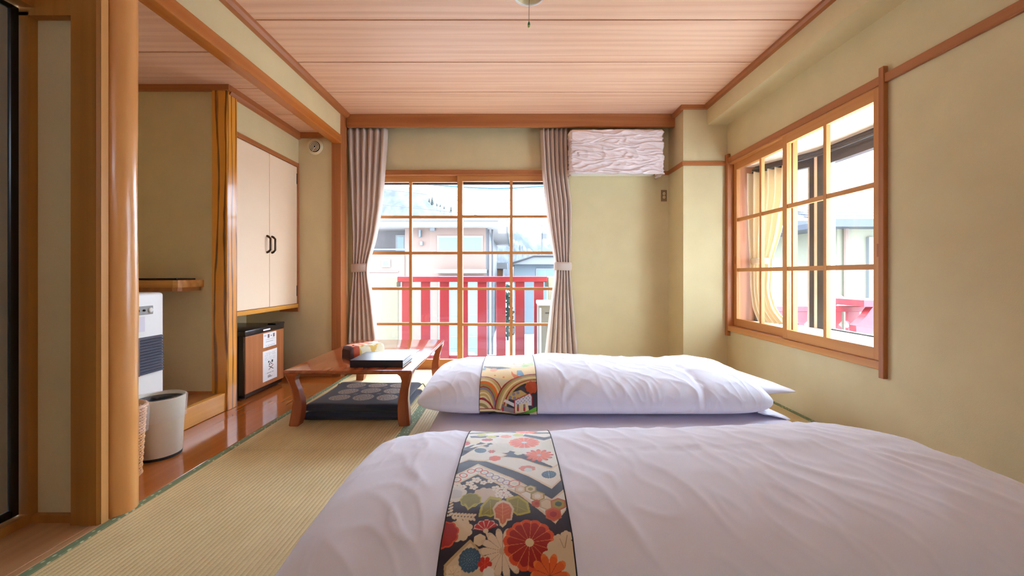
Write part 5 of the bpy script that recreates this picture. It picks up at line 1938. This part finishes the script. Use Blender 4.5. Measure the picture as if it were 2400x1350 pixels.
# ------------------------------------------------------------------ balcony
pb = thing('balcony_floor', 'pale concrete balcony floor outside the lattice window', 'balcony', (-0.5, 4.6, -0.30), kind='structure')
build(MB().box(-2.6, 2.4, YW + 0.14, 5.16, -0.32, -0.20), 'slab', 'balcony_floor', pb)
YR = 5.0
zt_ = Z(650, YR)
pw1 = struct('wall_balcony_left', MB().box(-2.6, X(934, YR), YR, YR + 0.15, -0.20, zt_ + 0.01, 0.01, 1), 'parapet', 'cream balcony parapet on the alcove side of the red railing', cat='wall')
pw2 = struct('wall_balcony_right', MB().box(X(1284, YR), 2.4, YR, YR + 0.15, -0.20, zt_ + 0.01, 0.01, 1), 'parapet', 'cream balcony parapet behind the outdoor unit', cat='wall')
rg = thing('balcony_railing', 'red painted wooden balcony railing with upright boards', 'railing', (X(1105, YR), YR, -0.2))
yr0, yr1 = YR + 0.02, YR + 0.075
build(MB().box(X(931, YR - 0.0), X(1283, YR), YR - 0.005, YR + 0.09, Z(661, YR), zt_ + 0.012, 0.006, 1), 'top_rail', 'red_paint', rg)
build(MB().box(X(936, YR), X(1279, YR), yr0 + 0.01, yr1 + 0.01, Z(847, YR), Z(834, YR), 0.004, 1), 'bottom_rail', 'red_paint', rg)
sl = None
for k in range(8):
    xc = X(952 + 44.4 * k, YR)
    if sl is None:
        x0_ = xc
        sl = build(MB().box(xc - 0.058, xc + 0.058, yr0, yr0 + 0.03, -0.17, Z(660, YR), 0.004, 1), 'upright_board', 'red_paint', rg)
    else:
        inst(sl, rg, (xc - x0_, 0, 0))
for px_ in (934, 1281):
    build(MB().box(X(px_, YR) - 0.02, X(px_, YR) + 0.02, YR - 0.01, YR + 0.03, Z(672, YR), Z(661, YR)), 'bracket', 'alu_dark', rg)

yo = 4.55
ou = thing('outdoor_unit', 'cream air conditioner outdoor unit standing on the balcony', 'outdoor unit', (X(1258, yo) + 0.4, yo + 0.15, -0.2))
xo = X(1262, yo)
build(MB().box(xo, xo + 0.80, yo, yo + 0.30, -0.16, Z(712, yo), 0.012, 2), 'casing', 'ac_outdoor', ou)
build(MB().box(xo - 0.008, xo + 0.808, yo - 0.008, yo + 0.308, Z(716, yo), Z(707, yo), 0.006, 1), 'top_cover', 'white_plastic', ou)
build(MB().box(xo + 0.012, xo + 0.03, yo - 0.004, yo, -0.14, Z(722, yo)), 'front_ridge', 'white_plastic', ou)
build(MB().box(X(1278, yo), X(1287, yo), yo - 0.003, yo, Z(735, yo), Z(732, yo)), 'nameplate', 'pipe_dark', ou)
for xx in (xo + 0.05, xo + 0.70):
    build(MB().box(xx, xx + 0.06, yo + 0.02, yo + 0.28, -0.20, -0.16), 'foot', 'pipe_dark', ou)

# ------------------------------------------------------------------ street side
GZ = -2.3
struct('ground', MB().box(-250, 300, 5.4, 420, GZ - 0.3, GZ), 'ground_snow', 'snowy grey yard and street below the balcony', cat='ground')

YH = 16.0
hs = thing('opposite_house', 'pink-beige two-storey house with wide pale eaves across the yard', 'house', (X(1000, YH), YH + 4, GZ))
hx0, hx1 = X(949, YH), X(1139, YH)
build(MB().box(hx0, hx1, YH, YH + 9.5, GZ, Z(531, YH) + 0.05), 'wall', 'house_pink', hs)
build(MB().box(hx1, hx1 + 0.06, YH + 0.05, YH + 9.5, GZ, Z(531, YH) + 0.05), 'side_wall', 'house_white', hs)
hr0 = X(820, YH + 1.2)
build(MB().box(hr0 - 2, hx0 - 0.01, YH + 1.2, YH + 9.5, GZ, Z(531, YH) + 0.05), 'wall', 'house_grey', hs)
build(MB().box(hr0 - 2, hx0, YH - 0.05, YH + 1.2, GZ, Z(597, YH)), 'wall', 'house_pink', hs)
# roof
ez0, ez1 = Z(530, YH - 0.6), Z(512, YH - 0.6)
rx0, rx1 = hr0 - 2.5, X(1161, YH - 0.6)
roof = build(MB().box(rx0, rx1 + 0.4, YH - 0.6, YH + 10.2, ez0, ez0 + 0.06), 'eave_soffit', 'soffit_brown', hs)
build(MB().box(rx0, rx1 + 0.4, YH - 0.68, YH - 0.6, ez0 - 0.03, ez1), 'fascia', 'fascia_green', hs)
build(MB().box(rx1 + 0.4, rx1 + 0.48, YH - 0.68, YH + 10.2, ez0 - 0.03, ez1), 'fascia', 'house_white', hs)
build(MB().prism([(YH - 0.7, ez1), (YH + 4.6, ez1 + 0.5), (YH + 10.2, ez1)], 'x', rx0, rx1 + 0.5), 'roof_snow', 'roof_snow', hs)
build(MB().tube([(rx0, YH - 0.74, ez1 - 0.06), (rx1 + 0.45, YH - 0.74, ez1 - 0.06)], 0.05, 8), 'gutter', 'house_white', hs)
for px_ in (1142, 1151):
    build(MB().tube([(X(px_, YH) + 0.05, YH - 0.02, GZ), (X(px_, YH) + 0.05, YH - 0.02, Z(538, YH))], 0.035, 8), 'downpipe', 'pipe_dark', hs)


def hwin(px0, px1, py0, py1, y_, split=True):
    f_ = build(MB().box(X(px0, y_) - 0.07, X(px1, y_) + 0.07, y_ - 0.05, y_ + 0.02, Z(py1, y_) - 0.07, Z(py0, y_) + 0.07), 'window', 'window_frame_white', hs)
    if split:
        xm_ = X((px0 + px1) / 2, y_)
        for a, b_ in ((X(px0, y_), xm_ - 0.03), (xm_ + 0.03, X(px1, y_))):
            build(MB().box(a, b_, y_ - 0.06, y_ - 0.045, Z(py1, y_), Z(py0, y_)), 'pane', 'window_green', f_)
    else:
        build(MB().box(X(px0, y_), X(px1, y_), y_ - 0.06, y_ - 0.045, Z(py1, y_), Z(py0, y_)), 'pane', 'window_green', f_)


hwin(1029, 1128, 557, 588, YH)
hwin(932, 947, 555, 585, YH + 1.2, False)
hwin(899, 911, 612, 622, YH - 0.05, False)
build(MB().box(hr0 - 2, hx0, YH - 0.02, YH + 0.02, Z(586, YH), Z(583, YH)), 'balcony_rail', 'house_white', hs)
build(MB().box(hr0 - 2, X(935, YH), YH - 0.10, YH - 0.04, Z(638, YH), Z(635, YH)), 'trim_band', 'house_white', hs)
build(MB().box(X(1017, YH - 0.8), X(1138, YH - 0.8), YH - 0.8, YH, Z(640, YH - 0.8), Z(631, YH - 0.8)), 'porch_roof', 'fascia_green', hs)
build(MB().box(X(1028, YH), X(1135, YH), YH - 0.06, YH, GZ, Z(646, YH)), 'garage_shutter', 'shutter_blue', hs)
for k in range(6):
    zz = GZ + 0.35 + k * 0.42
    build(MB().box(X(1028, YH), X(1135, YH), YH - 0.075, YH - 0.06, zz, zz + 0.03), 'shutter_rib', 'house_white', hs)
build(MB().box(X(1009, YH), X(1020, YH), YH - 0.10, YH, Z(541, YH), Z(534, YH)), 'vent_hood', 'house_white', hs)
build(MB().box(X(984, YH), X(988, YH), YH - 0.18, YH, Z(556, YH), Z(540, YH)), 'meter_box', 'house_blue', hs)
build(MB().box(X(986, YH), X(992, YH), YH - 0.15, YH, Z(575, YH), Z(567, YH)), 'junction_box', 'house_white', hs)

# kerb, block wall and snow heaps by the house
kw = thing('block_wall', 'low cream garden wall with snow on top before the house', 'wall', (X(1060, 13), 13, GZ))
build(MB().box(X(960, 13), X(1110, 13), 13, 13.2, GZ, GZ + 0.55), 'wall_body', 'house_cream', kw)
build(MB().box(X(958, 13), X(1112, 13), 12.95, 13.25, GZ + 0.55, GZ + 0.70, 0.06, 2), 'snow_cap', 'roof_snow', kw)

b2 = thing('blue_house', 'pale blue low house with gabled roof behind the railing', 'house', (X(1262, 22), 25, GZ))
y2 = 22.0
build(MB().box(X(1206, y2), X(1420, y2), y2, y2 + 7, GZ, Z(618, y2)), 'wall', 'house_blue', b2)
build(MB().prism([(X(1197, y2), Z(620, y2)), (X(1250, y2), Z(598, y2)), (X(1430, y2), Z(598, y2)), (X(1430, y2), Z(620, y2))], 'y', y2 - 0.5, y2 + 7.2), 'roof', 'house_white', b2)
build(MB().tube([(X(1197, y2), y2 - 0.55, Z(619, y2)), (X(1250, y2), y2 - 0.55, Z(601, y2)), (X(1430, y2), y2 - 0.55, Z(601, y2))], 0.05, 6), 'roof_edge', 'pipe_dark', b2)
fw = build(MB().box(X(1256, y2), X(1298, y2), y2 - 0.06, y2 + 0.02, Z(648, y2), Z(629, y2)), 'window', 'window_frame_white', b2)
build(MB().box(X(1258, y2), X(1277, y2), y2 - 0.07, y2 - 0.05, Z(647, y2), Z(632, y2)), 'pane', 'window_green', fw)
build(MB().box(X(1279, y2), X(1297, y2), y2 - 0.07, y2 - 0.05, Z(647, y2), Z(632, y2)), 'pane', 'window_green', fw)

y3 = 26.0
os_ = thing('orange_shed', 'small orange shed with white roof beside the opposite house', 'shed', (X(1172, y3), y3 + 1, GZ))
build(MB().box(X(1165, y3), X(1178, y3), y3, y3 + 2, GZ, Z(630, y3)), 'wall', 'sign_orange', os_)
build(MB().box(X(1163, y3), X(1189, y3), y3 - 0.3, y3 + 2.3, Z(630, y3), Z(616, y3)), 'roof', 'house_white', os_)
bsn = thing('garden_bush', 'small evergreen bush beside the orange shed', 'bush', (X(1190, 20), 20, GZ))
mbb = MB()
for k in range(160):
    a, rr, zz = random.uniform(0, 6.283), random.uniform(0.0, 1), random.uniform(0, 1)
    rr = (1 - zz * 0.8) * 0.42 * rr ** 0.5
    c = Vector((X(1190, 20) + rr * math.cos(a), 20 + rr * math.sin(a), GZ + 0.2 + zz * 2.5))
    s = 0.16
    d1 = Vector((random.uniform(-1, 1), random.uniform(-1, 1), random.uniform(-.4, 1))).normalized() * s
    d2 = d1.orthogonal().normalized() * s * 0.5
    mbb.add([c - d1, c + d2, c + d1, c - d2], [(0, 1, 2, 3)])
build(mbb, 'foliage', 'leaf_dark', bsn)
build(MB().tube([(X(1190, 20), 20, GZ), (X(1190, 20), 20, GZ + 2.2)], 0.05, 6), 'stem', 'pipe_dark', bsn)


# hills
def hill(name, label, ridge, y_, depth, mat):
    """ridge: pixel outline of the crest at distance y_"""
    n_ = 90
    pxs = np.linspace(ridge[0][0], ridge[-1][0], n_)
    pys = np.interp(pxs, [r_[0] for r_ in ridge], [r_[1] for r_ in ridge])
    A_ = np.zeros((n_, 24, 3))
    for i in range(n_):
        zc_ = Z(pys[i], y_) + 0.010 * y_ * noise.noise((i * 0.5, y_, 0)) + 0.004 * y_ * noise.noise((i * 2.1, y_, 3))
        xx = X(pxs[i], y_)
        for j in range(24):
            t = j / 23
            yy = y_ - depth + 2 * depth * t
            prof_ = math.cos((t - 0.5) * math.pi) ** 0.8 if 0 < t < 1 else 0
            A_[i, j] = (xx, yy, GZ + (zc_ - GZ) * prof_ + 0.006 * y_ * noise.noise((i * 0.3, j * 0.6, 2)) * prof_)
    return build(MB().grid(A_), name, mat, smooth=True, ang=80, label=label, cat='hill', kind='structure')


hill('wooded_hill', 'snowy wooded hillside above the opposite house', [(300, 300), (700, 380), (860, 415), (930, 432), (1000, 455), (1040, 492), (1075, 515), (1110, 545), (1150, 600)], 110, 40, 'hill_forest')
hill('far_mountain', 'blue-grey snowy mountain behind the blue house', [(1020, 520), (1120, 528), (1165, 534), (1200, 538), (1230, 548), (1262, 566), (1296, 584), (1360, 600), (1500, 612)], 310, 75, 'hill_far')
hill('near_slope', 'pale green wooded slope beside the opposite house', [(1090, 550), (1160, 545), (1195, 558), (1230, 580), (1262, 596), (1300, 612), (1340, 630)], 190, 32, 'hill_forest')


def conifer(px_, py_, h_, y_):
    b_ = P(px_, py_, y_)
    t = thing('conifer_tree', 'small dark conifer standing on the wooded hill crest', 'tree', (b_.x, b_.y, b_.z), 'conifers on the hill')
    mb_ = MB()
    for k in range(4):
        z_ = h_ * (0.12 + 0.2 * k)
        mb_.lathe([(h_ * (0.20 - 0.04 * k), z_), (h_ * 0.02, z_ + h_ * 0.34)], (b_.x, b_.y, b_.z), 9)
    build(mb_, 'crown', 'conifer', t)
    build(MB().tube([(b_.x, b_.y, b_.z - 1.5), (b_.x, b_.y, b_.z + h_ * 0.2)], h_ * 0.03, 6), 'trunk', 'pipe_dark', t)


for (px_, py_, h_) in ((1006, 480, 1.6), (1013, 481, 2.2), (1032, 486, 1.3), (1041, 491, 1.3), (1057, 500, 2.0), (996, 479, 1.2), (1024, 484, 1.1)):
    conifer(px_, py_, h_, 100)

# pole and wires
pl_ = thing('utility_pole', 'concrete utility pole with crossarm beyond the blue house', 'pole', (X(1270, 40), 40, GZ))
build(MB().tube([(X(1270, 40), 40, GZ), (X(1270, 40), 40, Z(528, 40))], [0.16, 0.09], 8), 'shaft', 'concrete_pole', pl_)
build(MB().box(X(1262, 40), X(1284, 40), 39.9, 40.0, Z(541, 40), Z(538, 40)), 'crossarm', 'concrete_pole', pl_)
build(MB().lathe([(0.22, 0), (0.22, 0.7)], (X(1277, 40), 39.9, Z(560, 40)), 10), 'transformer', 'concrete_pole', pl_)


def cable(label, pts, rad, mat, y_):
    q = []
    for k in range(len(pts) - 1):
        for t in np.linspace(0, 1, 8, endpoint=False):
            q.append((pts[k][0] * (1 - t) + pts[k + 1][0] * t, pts[k][1] * (1 - t) + pts[k + 1][1] * t))
    q.append(pts[-1])
    build(MB().tube([tuple(P(a, b_, y_)) for a, b_ in q], rad, 6), 'power_cable', mat, smooth=True, label=label, cat='cable', group='overhead cables')


cable('thick teal overhead cable sagging across the sky', [(700, 380), (1000, 432), (1090, 439), (1160, 442), (1200, 441), (1280, 436), (1600, 400)], 0.015, 'cable_teal', 7.0)
cable('thin overhead wire crossing the wooded hill near its crest', [(700, 428), (900, 444), (1030, 459), (1090, 462), (1400, 486)], 0.008, 'cable_grey', 10)
cable('thin overhead wire crossing the wooded hill at its foot', [(700, 460), (900, 480), (1080, 499), (1200, 516), (1500, 560)], 0.010, 'cable_grey', 12.5)
cable('thin overhead wire slanting steeply across the sky', [(1100, 436), (1180, 472), (1290, 512), (1500, 590)], 0.006, 'cable_grey', 14)
cable('thin overhead wire running to the utility pole', [(1000, 466), (1150, 473), (1200, 480), (1300, 489), (1500, 500)], 0.006, 'cable_grey', 15.5)

# ------------------------------------------------------------------ beyond the bay: red balustrade and cream neighbour
yb2 = 5.3
bl = thing('red_balustrade', 'red balustrade of notched boards outside the bay window', 'balustrade', (X(1950, yb2), yb2, -0.3))
btop = Z(719, yb2)
build(MB().box(X(1790, yb2), X(2110, yb2), yb2 - 0.05, yb2 + 0.05, btop - 0.06, btop + 0.01, 0.006, 1), 'top_rail', 'red_paint', bl)
wpl = X(1960, yb2) - X(1922, yb2)


def notched(xc, hw, z0_, z1_):
    zc_ = Z(760, yb2)
    n_ = 0.045
    return [(xc - hw, z0_), (xc + hw, z0_), (xc + hw, zc_ - n_), (xc + hw - n_, zc_), (xc + hw, zc_ + n_), (xc + hw, z1_), (xc - hw, z1_), (xc - hw, zc_ + n_), (xc - hw + n_, zc_), (xc - hw, zc_ - n_)]


for px_ in (1800, 1838, 1876, 1914, 1957, 1998, 2040, 2082):
    xc = X(px_, yb2)
    build(MB().prism(notched(xc, 0.075, -0.3, btop - 0.055), 'y', yb2 - 0.02, yb2 + 0.02), 'notched_board', 'red_paint', bl)
build(MB().box(X(1790, yb2), X(2110, yb2), yb2 - 0.03, yb2 + 0.03, -0.10, -0.04), 'bottom_rail', 'red_paint', bl)
# curved bracket post
yq = yb2 - 0.35
cq = [(1998, 762), (2010, 752), (2022, 740), (2032, 726), (2040, 716), (2090, 716), (2090, 790), (2000, 790)]
build(MB().prism([(X(a, yq), Z(b_, yq)) for a, b_ in cq], 'y', yq - 0.05, yq + 0.05), 'curved_bracket', 'red_paint', bl)
build(MB().box(X(2012, yq), X(2100, yq), yq - 0.08, yq + 0.40, Z(718, yq), Z(703, yq)), 'bracket_cap', 'red_paint', bl)
build(MB().box(X(1780, yb2), X(2120, yb2), yb2 - 0.5, yb2 + 0.06, -0.5, -0.30), 'ledge', 'parapet', bl)

yn = 9.5
nb = thing('cream_neighbour', 'cream neighbouring building with grey metal roof beyond the bay window', 'building', (X(2050, yn), yn + 3, GZ))
build(MB().box(X(1962, yn), X(2400, yn), yn, yn + 6, GZ, Z(532, yn)), 'wall', 'house_cream', nb)
rz0, rz1 = Z(530, yn - 0.5), Z(484, yn + 2.5)
build(MB().box(X(1928, yn - 0.5), X(2420, yn - 0.5), yn - 0.5, yn + 6.5, Z(531, yn - 0.5), Z(518, yn - 0.5)), 'eave', 'roof_metal', nb)
zr = Z(518, yn - 0.5)
for k in range(5):
    ya_, yb__ = yn - 0.5 + k * 0.6, yn - 0.5 + (k + 1) * 0.6
    z0_, z1_ = zr + k * 0.16, zr + (k + 1) * 0.16
    build(MB().prism([(ya_, z0_), (ya_, z0_ + 0.05), (yb__, z1_ + 0.04), (yb__, z1_)], 'x', X(1928, yn - 0.5) + 0.25 * k, X(2420, yn)), 'roof_sheet', 'roof_metal', nb)
build(MB().tube([(X(1978, yn), yn - 0.06, GZ), (X(1978, yn), yn - 0.06, Z(533, yn))], 0.05, 8), 'downpipe', 'house_pink', nb)
build(MB().box(X(2030, yn), X(2048, yn), yn - 0.08, yn, GZ, Z(556, yn)), 'drain_cover', 'house_white', nb)
c4 = thing('pale_house', 'pale house with grey roof seen behind the bay curtain', 'house', (X(1815, 17), 19, GZ))
build(MB().box(X(1720, 17), X(1900, 17), 17, 21, GZ, Z(545, 17)), 'wall', 'house_white', c4)
build(MB().box(X(1712, 17), X(1908, 17), 16.6, 21.3, Z(545, 17), Z(520, 17)), 'roof', 'roof_metal', c4)
yd = 6.2
dsh = thing('satellite_dish', 'small grey dish behind the red balustrade', 'dish', (X(1958, yd), yd, Z(722, yd)))
dm = MB().lathe([(0.0, 0.0), (0.05, 0.006), (0.10, 0.026), (0.13, 0.05), (0.125, 0.052), (0.05, 0.012), (0.0, 0.006)], (0, 0, 0), 24, cap=False)
dm.v = [(X(1958, yd) + x_ , yd - z_ * 0.9, Z(708, yd) + y_ * 0.85) for x_, y_, z_ in dm.v]
build(dm, 'reflector', 'grey_plastic', dsh, smooth=True)
build(MB().tube([(X(1958, yd), yd, Z(708, yd)), (X(1958, yd), yd, -0.5), (X(1958, yd), yd, GZ)], 0.02, 6), 'mast', 'pipe_dark', dsh)
